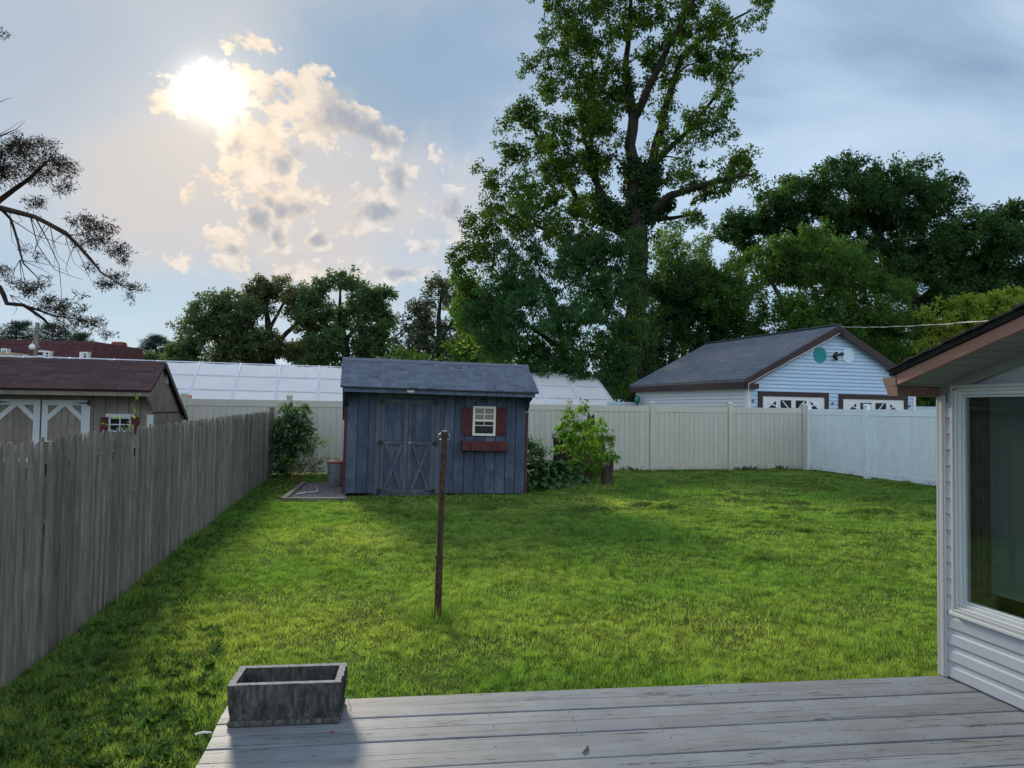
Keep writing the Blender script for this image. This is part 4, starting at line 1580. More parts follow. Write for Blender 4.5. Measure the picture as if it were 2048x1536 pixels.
# utility pole in front of it
pp = at(68, 715, 40)
po = empty('utility_pole', (pp.x, 40, 0))
tag(po, 'weathered wooden utility pole with a lamp before the maroon house', 'utility pole')
zt = at(70, 645, 40).z
MB().tube([(0, 0, -.2), (.05, 0, zt * .5), (.12, 0, zt)], [.15, .13, .10], 10).build('shaft', m_pole, po)
MB().box((-.28, -.17, zt - .55), (.30, -.05, zt - .45)).build('crossarm', m_pole, po)
z2 = at(72, 693, 40).z
lm = MB().tube([(.05, -.12, z2 + .25), (.12, -.30, z2 + .3), (.16, -.42, z2 + .1)], .03, 6).build('lamp_arm', m_galv, po)
MB().lathe([(.05, .12), (.16, .0), (.17, -.12), (.10, -.2)], (.16, -.42, z2), 14).build('lamp_shade', m_whitetrim, lm)
MB().tube([(.08, 0, zt - 1.0), (1.3, -.6, zt - 2.6)], .012, 4).build('guy_wire', m_galv, po)

# ------------------------------------------------------------------ deck
DECK_Z = .17
DKA = onz(690, 1397, DECK_Z)
DKB = onz(1880, 1350, DECK_Z)
dk_x = (DKB - DKA).normalized()
LE0, LE1 = onz(455, 1410, DECK_Z), onz(392, 1536, DECK_Z)


def deck():
    M = frame(Vector((DKA.x, DKA.y, DECK_Z)), dk_x)
    Mi = M.inverted()
    root = empty('deck', matrix=M)
    tag(root, 'weathered grey painted wooden deck in the foreground', 'deck')
    l0, l1 = Mi @ LE0, Mi @ LE1
    e = (l0 - l1) / (l0.y - l1.y)            # dx/dy of the left edge
    pitch, gap = .127, .0028
    y = 0.0
    k = 0
    while y > -6.2:
        wbd = pitch - gap
        ya, yb = y, y - wbd
        xa = l0.x + (ya - l0.y) * e.x + random.uniform(-.006, .006)
        xb = l0.x + (yb - l0.y) * e.x + random.uniform(-.006, .006)
        XR = 4.35
        z = random.uniform(-.002, .002)
        # crowned board, many short spans so the wear can show
        prof = [(ya, -.03), (ya, -.003), (ya - .004, 0), (ya - wbd * .5, .0016), (yb + .004, 0), (yb, -.003), (yb, -.03)]
        seg = 14
        vs, fs = [], []
        n = len(prof)
        for s in range(seg + 1):
            u = s / seg
            for (yy, zz) in prof:
                xl = xa + (xb - xa) * (ya - yy) / wbd
                x = xl + (XR - xl) * u
                vs.append((x, yy + .0012 * math.sin(x * 1.9 + k * 2.1), zz + z + .0015 * math.sin(x * 1.3 + k)))
        for s in range(seg):
            for j in range(n):
                j2 = (j + 1) % n
                fs.append((s * n + j, (s + 1) * n + j, (s + 1) * n + j2, s * n + j2))
        fs.append(tuple(range(n)))
        fs.append(tuple(range((seg + 1) * n - 1, seg * n - 1, -1)))
        b = MB().add(vs, fs).build('deck_board', MATS['deck_paint'], root)
        # nail heads on the joists
        nm = MB()
        for xj in np.arange(l0.x + .10, XR, .406):
            for yn in (ya - .025, yb + .025):
                if random.random() < .45:
                    continue
                nm.lathe([(.0035, 0), (.0035, .0008)], (xj + random.uniform(-.012, .012), yn, .0015 + z), 6)
        nm.build('nail_heads', m_black, b)['kind'] = 'stuff'
        y -= pitch
        k += 1
    MB().box((l0.x - .005, -.005, -.17), (4.3, .03, -.032)).build('rim_joist', MATS['deck_paint'], root)
    for xj in np.arange(l0.x + .10, 4.3, .406):
        MB().box((xj - .02, -6.2, -.16), (xj + .02, -.006, -.034)).build('joist', m_timber, root)
    return M


def deck_mat():
    m, g, out = new_mat('deck_paint')
    oi = g.node('ShaderNodeObjectInfo')
    r = oi.outputs['Random']
    tc = g.node('ShaderNodeTexCoord')
    v0 = tc.outputs['Object']
    v = g.vmath('ADD', v0, g.vmath('SCALE', (37.0, 23.0, 51.0), r))
    grain = g.noise(g.vmath('MULTIPLY', v, (.045, 1.0, 1.0)), 95.0, 6.0, .7, .6)
    crack = g.noise(g.vmath('MULTIPLY', v, (.05, 1.0, 1.0)), 46.0, 3.0, .6, 1.2)
    patch = g.noise(v, 2.2, 5.0, .65)
    patch2 = g.noise(v, 9.0, 5.0, .7)
    c = g.mix(g.step(patch, .36, .64), (.195, .206, .215), (.225, .248, .268))
    c = g.vmath('SCALE', c, g.step(r, 0, 1, .92, 1.07, smooth=False))
    wear = g.math('MULTIPLY', g.step(grain, .50, .62), g.step(patch2, .34, .60))
    c = g.mix(g.math('MULTIPLY', wear, .42), c, (.085, .080, .072))
    ck = g.math('MULTIPLY', g.step(crack, .62, .66), g.step(patch2, .36, .52))
    c = g.mix(g.math('MULTIPLY', ck, .9), c, (.035, .03, .028))
    vk = g.node('ShaderNodeTexVoronoi')
    vk.inputs['Scale'].default_value = 3.1
    g.put(vk.inputs['Vector'], g.vmath('MULTIPLY', v, (.75, 2.4, 1.0)))
    kn = g.step(g.math('ADD', vk.outputs['Distance'], g.math('MULTIPLY', patch2, .05)), .055, .085, 1.0, 0.0)
    c = g.mix(g.math('MULTIPLY', kn, .75), c, (.075, .06, .05))
    h = g.math('SUBTRACT', g.math('MULTIPLY', grain, .5), g.math('MULTIPLY', ck, 1.0))
    principled(g, out, c, .62, .35, 0, h, .004, .7)


deck_mat()
DECK_M = deck()

# ------------------------------------------------------------------ concrete planter on the deck
def planter():
    A, B = onz(455, 1457, DECK_Z), onz(678, 1448, DECK_Z)
    x = (B - A).normalized()
    W = (B - A).length
    M = frame(Vector((A.x, A.y, DECK_Z + .002)), x)
    root = empty('planter_box', matrix=M)
    tag(root, 'empty dark concrete planter with bark textured sides on the deck corner', 'planter')
    D, H, wall = .25, .200, .026
    m, g, out = new_mat('bark_cast_concrete')
    v, r = coords(g, (1, 1, .28))
    n = g.noise(v, 30, 6, .7, .8)
    v2, _ = coords(g)
    n2 = g.noise(v2, 40, 5, .6)
    n3 = g.noise(v2, 5, 4, .6)
    c = g.mix(g.step(n, .35, .68), (.045, .045, .042), (.135, .13, .122))
    c = g.mix(g.math('MULTIPLY', g.step(n2, .62, .72), .45), c, (.30, .30, .28))
    c = g.vmath('SCALE', c, g.step(n3, .3, .7, .75, 1.25))
    principled(g, out, c, .92, .12, 0, n, .012, .9)
    m_rim, g2, out2 = new_mat('skylit_concrete_rim')  # shell concrete made paler: sky light on the upward face put into colour
    v3, _ = coords(g2)
    n4 = g2.noise(v3, 70, 5, .7)
    principled(g2, out2, g2.vmath('SCALE', (.30, .295, .29), g2.step(n4, .3, .7, .6, 1.2)), .9, .15, 0, n4, .005, .7)

    # outer shell with vertical bark ridges
    mb = MB()
    per = []
    nx, ny = 60, 26
    def ring(x0, x1, y0, y1):
        pts = []
        for i in range(nx):
            pts.append((x0 + (x1 - x0) * i / nx, y0, 0, -1))
        for i in range(ny):
            pts.append((x1, y0 + (y1 - y0) * i / ny, 1, 0))
        for i in range(nx):
            pts.append((x1 - (x1 - x0) * i / nx, y1, 0, 1))
        for i in range(ny):
            pts.append((x0, y1 - (y1 - y0) * i / ny, -1, 0))
        return pts
    rows = 12
    vs, fs = [], []
    n = 2 * (nx + ny)
    for j in range(rows + 1):
        t = j / rows
        z = .026 + (H - .026) * t
        fl = .006 + .012 * t
        rg = ring(.006 - fl + .006, W - .006 + fl - .006, .006 - fl + .006, D - .006 + fl - .006)
        for i, (px, py, ax, ay) in enumerate(rg):
            bmp = (float(fbm(np.array([i * .42 + .8 * math.sin(t * 3)]), np.array([t * 2.6 + 7]), 3)[0]) - .5) * .030
            if j == rows:
                bmp *= .6
            vs.append((px + ax * bmp, py + ay * bmp, z))
    for j in range(rows):
        for i in range(n):
            i2 = (i + 1) % n
            fs.append((j * n + i, j * n + i2, (j + 1) * n + i2, (j + 1) * n + i))
    mb.add(vs, fs, True)
    mb.build('shell', m, root)
    MB().box((-.004, -.004, 0), (W + .004, D + .004, .028)).build('foot', m, root, .006)
    # rim and the inside
    top_o = [(p[0], p[1], p[2]) for p in vs[rows * n:]]
    inner = ring(wall, W - wall, wall, D - wall)
    vs2 = top_o + [(p[0], p[1], H - .001) for p in inner]
    fs2 = [(i, (i + 1) % n, n + (i + 1) % n, n + i) for i in range(n)]
    MB().add(vs2, fs2).build('rim', m_rim, root)
    inb = ring(wall + .008, W - wall - .008, wall + .008, D - wall - .008)
    vs3 = [(p[0], p[1], H - .002) for p in inner] + [(p[0], p[1], .035) for p in inb]
    MB().add(vs3, fs2 + [tuple(range(2 * n - 1, n - 1, -1))]).build('lining', m, root)


planter()

# small litter on the deck
def onb(px, py, z=DECK_Z + .004):
    return onz(px, py, z)


p, q = onb(1166, 1507), onb(1175, 1494)
tw = MB().tube([Vector((0, 0, .004)), (q - p) * .5 + Vector((.006, 0, .006)), q - p + Vector((0, 0, .004))], [.004, .005, .003], 6).build('twig', m_twig, None, 0, p)
tag(tw, 'short brown twig lying alone on the deck boards', 'twig')
p = onb(664, 1465)
lf = MB().add([(-.014, -.004, .002), (0, -.008, .006), (.016, 0, .012), (.004, .008, .004), (-.01, .006, .008)], [(0, 1, 2, 3, 4)]).add([(-.014, -.004, .002), (-.026, -.010, .003), (-.016, -.001, .003)], [(0, 1, 2)]).build('dry_leaf', m_redleaf, None, 0, p)
tag(lf, 'tiny dry red leaf on the deck below the planter', 'leaf')
p = onb(684, 1404)
wr = MB().tube([Vector((0, 0, .03)), onb(694, 1408) - p + Vector((0, 0, .035)), onb(702, 1417) - p + Vector((0, 0, .003))], .0022, 5).build('wire', m_wire, None, 0, p)
tag(wr, 'thin curved wire on the deck at the right end of the planter', 'wire')
p, q = onz(390, 1469, .03), onz(424, 1466, .03)
st = MB().tube([Vector((0, 0, 0)), (q - p) * .5 + Vector((0, .006, .004)), q - p], [.006, .007, .006], 7).build('white_stick', m_whitepvc, None, 0, p)
tag(st, 'white stick lying in the grass beside the deck edge', 'stick')

# ------------------------------------------------------------------ near house on the right
def near_house():
    C = onz(1889, 1351, DECK_Z)
    a = math.atan((1024 - 719) / F_PX)
    w = Vector((math.sin(a), -math.cos(a), 0))          # along the wall towards the viewer
    M = frame(Vector((C.x, C.y, DECK_Z)), w)            # local x along wall, y = into the house
    root = empty('house', matrix=M)
    tag(root, 'pale grey sided house gable with a picture window right of the deck', 'house')
    Lw = 6.0

    def lp(px, py, y=0.0):
        return local_px(M, px, py, y)
    # corner post: two faces
    cw = lp(1898, 1358)[0]
    # window rectangle
    wx0, wz1 = lp(1908, 771, -.02)
    wz0 = lp(1905, 1222, -.02)[1]
    wz1 = lp(1940, 769, -.02)[1]
    wx0 = lp(1905, 1222, -.02)[0]
    wx1 = wx0 + 1.75
    # rake geometry on the plane of the overhang
    oh = .34
    s0, z0 = lp(1797, 771, -oh)
    s1, z1 = lp(2048, 660, -oh)
    slope = (z1 - z0) / (s1 - s0)
    th_f = lp(2048, 632, -oh)[1] - z1                  # fascia depth

    def rake(s):
        return z0 + (s - s0) * slope
    wall_top = lambda s: rake(s) + .0
    ridge_s = 4.6
    # clapboards
    course = (lp(1900.5, 1322)[1] - lp(1900.5, 1257)[1]) / -2.0
    course = abs(course)
    z = .012
    k = 0
    while True:
        zt = z + course
        lo = max(cw, s0 + (zt - z0) / slope) if zt > z0 + slope * (cw - s0) else cw
        spans = []
        if zt <= wz0 + .02 or z >= wz1:
            spans = [(lo, Lw)]
        else:
            spans = [(lo, wx0 + .01), (wx1 - .01, Lw)]
        done = False
        for (x0, x1) in spans:
            if x1 - x0 < .02:
                continue
            lip = .014
            # Dutch-lap like profile: flat face with a rolled lower edge
            prof = [(.004, z - .002), (-lip * .7, z - .001), (-lip, z + .004), (-lip * .86, z + course * .60), (-lip * .50, z + course * .70), (-lip * .36, zt - .003), (.004, zt - .003)]
            MB().prism(prof, 0, x0, x1).build('siding_board', m_siding, root)
        z += course
        k += 1
        if z > rake(ridge_s) + .05 or k > 60:
            break
    # wall core behind the boards, left open at the window
    core = MB()
    core.box((0, .005, 0), (wx0 + .03, .10, rake(0) - .02)).box((wx1 - .03, .005, 0), (Lw, .10, rake(ridge_s) * .5)).box((wx0 + .03, .005, 0), (wx1 - .03, .10, wz0 + .02))
    core.prism([(wx0 + .03, wz1 - .02), (wx1 - .03, wz1 - .02), (wx1 - .03, rake(wx1) - .02), (wx0 + .03, rake(wx0) - .02)], 1, .005, .10)
    core.prism([(wx1 - .03, rake(ridge_s) * .5), (Lw, rake(ridge_s) * .5), (Lw, rake(ridge_s) - .3), (ridge_s, rake(ridge_s) - .02), (wx1 - .03, rake(wx1) - .02)], 1, .005, .10)
    core.build('wall', m_siding, root)
    # corner post
    MB().box((-.012, -.022, 0), (cw * .62, -.0015, rake(0) - .01)).build('corner_trim', m_corner, root, .004)
    MB().box((cw * .62 + .001, -.020, 0), (cw, -.0012, rake(cw) - .01)).build('corner_trim', m_corner, root, .005)
    MB().box((-.030, -.022, 0), (-.0125, .10, rake(0) - .03)).build('corner_trim', m_corner, root, .004)
    # far wall (eave side) and the rest of the body
    MB().box((-.01, .10, -.15), (.1, 4.2, rake(0) - .05)).build('rear_wall', m_siding, root)
    # window: stepped frame
    def border(o, i0, y0, y1, nm, mat, par):
        mb = MB()
        mb.box((wx0 + o, y0, wz0 + o), (wx0 + i0, y1, wz1 - o)).box((wx1 - i0, y0, wz0 + o), (wx1 - o, y1, wz1 - o))
        mb.box((wx0 + i0, y0, wz0 + o), (wx1 - i0, y1, wz0 + i0)).box((wx0 + i0, y0, wz1 - i0), (wx1 - i0, y1, wz1 - o))
        return mb.build(nm, mat, par, .003)
    win = border(0, .020, -.030, .0, 'window', m_corner, root)
    border(.0205, .036, -.022, .02, 'frame', m_frame, win)
    border(.0365, .058, -.012, .03, 'sash', m_frame, win)
    border(.0585, .072, -.002, .04, 'sash', m_frame, win)
    MB().box((wx0 - .015, -.034, wz0 - .022), (wx1 + .015, .0, wz0 - .001)).build('sill', m_frame, win, .003)
    gm, g, out = new_mat('window_glass')
    gl = g.node('ShaderNodeBsdfGlossy')
    gl.inputs['Roughness'].default_value = 0.0
    g.put(gl.inputs['Color'], (.85, .95, .92, 1))
    tr = g.node('ShaderNodeBsdfTransparent')
    g.put(tr.inputs['Color'], (.80, .86, .83, 1))
    fr = g.node('ShaderNodeFresnel')
    fr.inputs['IOR'].default_value = 1.52
    mx = g.node('ShaderNodeMixShader')
    geo = g.node('ShaderNodeNewGeometry')
    g.put(mx.inputs[0], g.math('MULTIPLY', g.math('MULTIPLY', fr.outputs[0], 1.5, clamp=True), g.math('SUBTRACT', 1.0, geo.outputs['Backfacing'])))
    g.nt.links.new(tr.outputs[0], mx.inputs[1])
    g.nt.links.new(gl.outputs[0], mx.inputs[2])
    g.nt.links.new(mx.outputs[0], out.inputs['Surface'])
    MB().box((wx0 + .068, .012, wz0 + .068), (wx1 - .068, .018, wz1 - .068)).build('pane', gm, win)
    # the room behind: curtain, screened inner window, dark walls
    rm = MB()
    xa, xb, yb = wx0 + .02, wx1 + .3, 2.2
    hc = wz1 + .03
    rm.box((xa, yb, -.1), (xb, yb + .05, hc)).box((xa - .02, .11, -.1), (xa, yb, hc)).box((xb, .11, -.1), (xb + .05, yb, hc)).box((xa, .11, -.15), (xb, yb, -.1)).box((xa, .11, hc), (xb, yb, hc + .02))
    rm.build('room_wall', m_inside, root)
    cs, ce = lp(1925, 900, .06)[0], lp(1979, 900, .032)[0]
    cu = MB()
    nfo = 18
    vs, fs = [], []
    for i in range(nfo + 1):
        xx = cs + (ce - cs) * i / nfo
        yy = .062 + .018 * math.sin(i * 1.9)
        vs += [(xx, yy, wz0 + .03), (xx, yy, wz1 - .02)]
    for i in range(nfo):
        fs.append((2 * i, 2 * i + 2, 2 * i + 3, 2 * i + 1))
    cu.add(vs, fs, True)
    cu.build('curtain', m_curtain, root)
    sm, g, out = new_mat('insect_screen')
    v, r = coords(g)
    wv = g.node('ShaderNodeTexWave')
    wv.wave_type = 'BANDS'
    wv.inputs['Scale'].default_value = 26
    wv.inputs['Distortion'].default_value = .6
    g.put(wv.inputs['Vector'], v)
    c = g.vmath('SCALE', (.125, .142, .138), g.step(wv.outputs[1], 0, 1, .85, 1.1))
    principled(g, out, c, .7, .2)
    z_s0 = lp(1990, 1178, .14)[1]
    z_s1 = wz1 - .02
    MB().box((ce + .004, .032, z_s0), (wx1 - .06, .036, z_s1)).build('insect_screen', sm, root)
    # soffit panels stepping up the rake
    step = .105
    s = s0
    while s < ridge_s:
        e = min(s + step - .011, ridge_s)
        MB().prism([(s, rake(s) + .012), (e, rake(e) + .012), (e, rake(e) + .028), (s, rake(s) + .028)], 1, -oh + .012, .004).build('soffit_panel', m_soffit, root)
        s += step
    MB().prism([(s0, rake(s0) + .03), (ridge_s, rake(ridge_s) + .03), (ridge_s, rake(ridge_s) + .05), (s0, rake(s0) + .05)], 1, -oh + .01, .1).build('soffit_backing', m_dark, root)
    MB().prism([(.0, rake(0) - .045), (ridge_s, rake(ridge_s) - .045), (ridge_s, rake(ridge_s) + .011), (.0, rake(0) + .011)], 1, -.028, -.0155).build('frieze_trim', m_soffit, root)
    # rake fascia
    MB().prism([(s0, rake(s0)), (ridge_s, rake(ridge_s)), (ridge_s, rake(ridge_s) + th_f), (s0, rake(s0) + th_f)], 1, -oh - .015, -oh + .01).build('rake_fascia', m_rake, root, .003)
    MB().box((s0 - .035, -oh - .018, rake(s0) - .004), (s0 - .001, -oh + .012, rake(s0) + th_f - .006)).build('fascia_end', m_gutter, root, .003)
    # eave fascia and gutter running away along local +y
    MB().box((s0 - .03, -oh + .013, rake(s0)), (s0 - .006, 4.2, rake(s0) + th_f - .01)).build('eave_fascia', m_gutter, root)
    MB().box((s0 - .005, -oh + .012, rake(s0) + .0), (.0, 4.2, rake(s0) + .01)).build('eave_soffit', m_soffit, root)
    gx = s0 - .036
    gzt = rake(s0) + th_f - .015
    pr = [(gx, gzt), (gx, gzt - .11), (gx - .075, gzt - .11), (gx - .092, gzt - .065), (gx - .118, gzt - .02), (gx - .118, gzt), (gx - .108, gzt), (gx - .108, gzt - .02), (gx - .084, gzt - .065), (gx - .070, gzt - .102), (gx - .008, gzt - .102), (gx - .008, gzt)]
    MB().prism(pr, 1, -oh + .03, 4.2).build('gutter', m_gutter, root)
    MB().prism([(gx, gzt), (gx, gzt - .11), (gx - .075, gzt - .11), (gx - .092, gzt - .065), (gx - .118, gzt - .02), (gx - .118, gzt)], 1, -oh + .022, -oh + .029).build('gutter_cap', m_gutter, root)
    # roof: deck and shingle courses, edge showing as uneven layers
    rf = MB().prism([(s0 - .04, rake(s0 - .04) + th_f + .002), (ridge_s, rake(ridge_s) + th_f + .002), (ridge_s, rake(ridge_s) + th_f + .03), (s0 - .04, rake(s0 - .04) + th_f + .03)], 1, -oh - .03, 4.3).build('roof', m_roofdark, root)
    s = s0 - .05
    while s < ridge_s:
        e = s + .18
        j = random.uniform(0, .014)
        MB().prism([(s, rake(s) + th_f + .031), (e, rake(e) + th_f + .031), (e, rake(e) + th_f + .036), (s, rake(s) + th_f + .047)], 1, -oh - .042 - j, 4.31).build('shingle_course', m_roofdark, rf)
        s += .14
    # other slope of the roof, out of the picture
    MB().prism([(ridge_s, rake(ridge_s) + th_f + .002), (ridge_s + 4, rake(ridge_s) - 4 * slope + th_f), (ridge_s + 4, rake(ridge_s) - 4 * slope + th_f + .03), (ridge_s, rake(ridge_s) + th_f + .03)], 1, -oh - .03, 4.3).build('roof_slope', m_roofdark, root)
    return M


HOUSE_M = near_house()

# ------------------------------------------------------------------ clothesline pole
def clothes_pole():
    b = onz(874, 1243, 0.0)
    t = at(889, 861, b.y + .02)
    root = empty('clothesline_pole', b)
    tag(root, 'rusty leaning clothesline pole standing alone in the lawn', 'pole')
    m, g, out = new_mat('rusty_pipe')
    v, r = coords(g)
    n = g.noise(v, 22, 6, .7)
    n2 = g.noise(v, 90, 4, .6)
    c = g.mix(g.step(n, .38, .62), (.035, .024, .02), (.115, .055, .035))
    principled(g, out, c, .8, .3, .2, n2, .004, .8)
    d = t - b
    j = d * .345
    MB().tube([(0, 0, -.2), j], [.028, .028], 14).build('sleeve', m, root)
    MB().tube([j - d * .02, j], [.032, .031], 14).build('collar', m, root)
    MB().tube([j, d * .995], [.0235, .0235], 14).build('shaft', m, root)
    MB().tube([d * .962, d * .995], [.0285, .0285], 14).build('cap', m, root)
    MB().tube([d * .995, d * 1.0], [.024, .022], 14).build('cap_top', m_galv, root)
    for sx in (-1, 1):
        a = d * .985 + Vector((sx * .026, 0, 0))
        MB().tube([a, a + Vector((sx * .018, -.004, -.01)), a + Vector((sx * .022, -.006, -.035)), a + Vector((sx * .012, -.004, -.055)), a + Vector((0, 0, -.045))], .0035, 6).build('line_hook', m_galv, root)
    return b


POLE_B = clothes_pole()

# ------------------------------------------------------------------ trash can, gravel bed
def trash_can():
    p = onz(667, 973, .03)
    k = (687 - 648) / F_PX * p.y / 2 * .93
    root = empty('trash_can', (p.x, p.y + .2, .03), R(20))
    tag(root, 'ribbed galvanised trash can with a rusty lid left of the blue shed', 'trash can')
    H = (973 - 925) / F_PX * p.y
    MB().lathe([(k * .84, 0), (k * .86, .03), (k * .88, .05)], (0, 0, 0), 40).build('base_ring', m_galv, root)
    MB().lathe([(k * .87, .05), (k * .97, H * .93)], (0, 0, 0), 56, ripple=.022).build('body', m_galv, root)
    MB().lathe([(k * 1.0, H * .93), (k * 1.02, H * .95), (k * 1.0, H * .985)], (0, 0, 0), 40).build('top_ring', m_galv, root)
    MB().lathe([(k * 1.06, H * .955), (k * 1.07, H * 1.0), (k * .9, H * 1.03), (k * .45, H * 1.07), (k * .1, H * 1.085)], (0, 0, 0), 40).build('lid', m_rustlid, root)
    MB().tube([(-.06, 0, H * 1.07), (-.05, 0, H * 1.13), (.05, 0, H * 1.13), (.06, 0, H * 1.07)], .009, 6).build('lid_handle', m_rustlid, root)
    a = R(-75)
    c = Vector((math.cos(a), math.sin(a), 0)) * (k * .96)
    t = Vector((-math.sin(a), math.cos(a), 0)) * .06
    up = Vector((0, 0, H * .66))
    n = c.normalized() * .035
    MB().tube([c - t + up, c - t + n + up, c + t + n + up, c + t + up], .008, 6).build('handle', m_galv, root)


trash_can()


def gravel_bed():
    pts = [onz(566, 1000, .02), onz(692, 1000, .02), onz(692, 962, .02), onz(610, 966, .02)]
    A, B, C, Dp = [Vector((p.x, p.y, 0)) for p in pts]
    me = MB().add([A + Vector((0, 0, .015)), B + Vector((0, 0, .015)), C + Vector((0, 0, .015)), Dp + Vector((0, 0, .015))], [(0, 1, 2, 3)]).mesh('gravel_bed')
    o = link('gravel_bed', me, m_gravel)
    tag(o, kind='structure')
    # stones
    N = 2600
    u, v = RNG.random(N), RNG.random(N)
    P = (np.array(A)[None] * ((1 - u) * (1 - v))[:, None] + np.array(B)[None] * (u * (1 - v))[:, None] + np.array(C)[None] * (u * v)[:, None] + np.array(Dp)[None] * ((1 - u) * v)[:, None])
    P[:, 2] = .015
    r = RNG.uniform(.010, .024, N)
    octv = np.array([(1, 0, 0), (-1, 0, 0), (0, 1, 0), (0, -1, 0), (0, 0, .8), (0, 0, -.6)])
    octf = np.array([(0, 2, 4), (2, 1, 4), (1, 3, 4), (3, 0, 4), (2, 0, 5), (1, 2, 5), (3, 1, 5), (0, 3, 5)])
    V = P[:, None, :] + octv[None] * r[:, None, None] * RNG.uniform(.6, 1.3, (N, 6, 1)) + RNG.normal(0, .002, (N, 6, 3))
    F = (octf[None] + (np.arange(N) * 6)[:, None, None]).reshape(-1, 3)
    me = bpy.data.meshes.new('gravel')
    me.from_pydata(V.reshape(-1, 3).tolist(), [], F.tolist())
    o = link('gravel', me, m_gravel)
    tag(o, kind='stuff')
    o['label'] = 'grey gravel around the trash can left of the blue shed'
    # edging timbers
    for (p, q, lab) in ((A, B, 'low grey timber edging the front of the gravel bed'), (Dp, A, 'low grey timber edging the left side of the gravel bed')):
        d = q - p
        t = MB().box((0, -.05, 0), (d.length, .05, .065)).build('edging_timber', m_timber, None, .01, p + Vector((0, 0, .0)), (0, 0, math.atan2(d.y, d.x)))
        tag(t, lab, 'timber', 'timbers edging the gravel bed')
    p, q = onz(622, 984, .06), onz(632, 974, .16)
    t = MB().tube([onz(592, 988, .05) - p, onz(614, 984, .05) - p, (0, 0, 0), onz(634, 983, .06) - p, onz(634, 977, .08) - p, onz(631, 973, .14) - p], .007, 7).build('white_pipe', m_whitepvc, None, 0, p)
    tag(t, 'thin white pipe bent upwards on the gravel bed', 'pipe')


gravel_bed()

# ------------------------------------------------------------------ trees
def rand_unit(n):
    v = RNG.normal(size=(n, 3))
    return unit(v)


def leaves(centres, radii, per, L, W, droop=.35, flat=.75, tint_lo=.35, tint_hi=.85, out_bias=None):
    """leaf cards scattered in clumps round the centres"""
    nc = len(centres)
    cnt = np.maximum(4, (per * RNG.uniform(.6, 1.4, nc)).astype(int))
    idx = np.repeat(np.arange(nc), cnt)
    N = len(idx)
    off = rand_unit(N) * (RNG.random(N) ** .45)[:, None] * radii[idx][:, None]
    off[:, 2] *= flat
    base = centres[idx] + off
    ax = unit(rand_unit(N) * .9 + off / np.maximum(radii[idx][:, None], .01) * .9 + np.array([0, 0, -droop]))
    nr = unit(rand_unit(N) * .9 + np.array([0, 0, .8]))
    sd_ = unit(np.cross(ax, nr))
    LL = L * RNG.uniform(.6, 1.25, N)
    WW = W * RNG.uniform(.6, 1.25, N)
    ct = RNG.uniform(tint_lo, tint_hi, nc)
    ch = RNG.random(nc)
    t = np.empty((N, 3))
    t[:, 0] = np.clip(ct[idx] + RNG.normal(0, .10, N), .1, 1.2)
    t[:, 1] = np.clip(ch[idx] * .6 + RNG.random(N) * .4, 0, 1)
    t[:, 2] = 0
    return base, ax, sd_, LL, WW, t


def blob_centres(blobs, Y, cr, dens, ydepth=.8, ground=0.4):
    cs = []
    for b in blobs:
        px, py, rx, ry = b[:4]
        k = b[4] if len(b) > 4 else 1.0
        c = np.array(at(px, py, Y))
        ux, uz = rx / F_PX * Y, ry / F_PX * Y
        uy = max(ux, uz) * ydepth
        n = max(2, int(round(2.6 * dens * k * (ux * uz) / (cr * cr))))
        d = rand_unit(n) * (RNG.random(n) ** .38)[:, None]
        off = RNG.normal(0, uy * .35)
        p = c[None] + d * np.array([ux, uy, uz])[None] + np.array([0, off, 0])
        cs.append(p)
    cs = np.concatenate(cs)
    cs[:, 2] = np.maximum(cs[:, 2], ground)
    return cs


def skeleton(limbs, centres, rmin=.02, rk=.028, sides=5, wig=.18):
    """limbs: lists of (Vector, radius); thinner branches grown from them out to the leaf clumps"""
    mb = MB()
    nodes, rad = [], []
    for pts in limbs:
        P = [Vector(p[0]) for p in pts]
        Rr = [p[1] for p in pts]
        fine, fr = [], []
        for i in range(len(P) - 1):
            m = max(2, int((P[i + 1] - P[i]).length / .9))
            for j in range(m):
                u = j / m
                q = P[i].lerp(P[i + 1], u)
                r = Rr[i] + (Rr[i + 1] - Rr[i]) * u
                jit = r * .25
                fine.append(q + Vector((random.uniform(-jit, jit), random.uniform(-jit, jit), 0)))
                fr.append(r)
        fine.append(P[-1])
        fr.append(Rr[-1])
        mb.tube(fine, fr, 10 if Rr[0] > .2 else 7)
        nodes += [tuple(q) for q in fine[1:]]
        rad += fr[1:]
    nodes = np.array(nodes)
    rad = np.array(rad)
    order = np.argsort([np.min(np.linalg.norm(nodes - c, axis=1)) for c in centres])
    segs = []
    for i in order:
        c = centres[i]
        dd = np.linalg.norm(nodes - c, axis=1)
        # prefer attachment points that lie below and inwards
        pen = np.where(nodes[:, 2] > c[2] + .2, 1.6, 1.0)
        k = int(np.argmin(dd * pen))
        a = nodes[k]
        dist = np.linalg.norm(c - a)
        if dist < .05:
            continue
        m = max(2, int(dist / .8))
        u = np.linspace(0, 1, m + 1)[1:]
        pts = a[None] + (c - a)[None] * u[:, None]
        pts[:, 2] += np.sin(u * math.pi) * dist * .08
        pts += RNG.normal(0, dist * wig * .12, pts.shape) * np.sin(u * math.pi)[:, None]
        r0 = min(rad[k] * .62, rmin + rk * dist)
        rr = np.linspace(r0, rmin, m + 1)
        mb.tube([a] + list(pts), list(rr), sides, cap=False)
        nodes = np.concatenate([nodes, pts])
        rad = np.concatenate([rad, rr[1:]])
    return mb


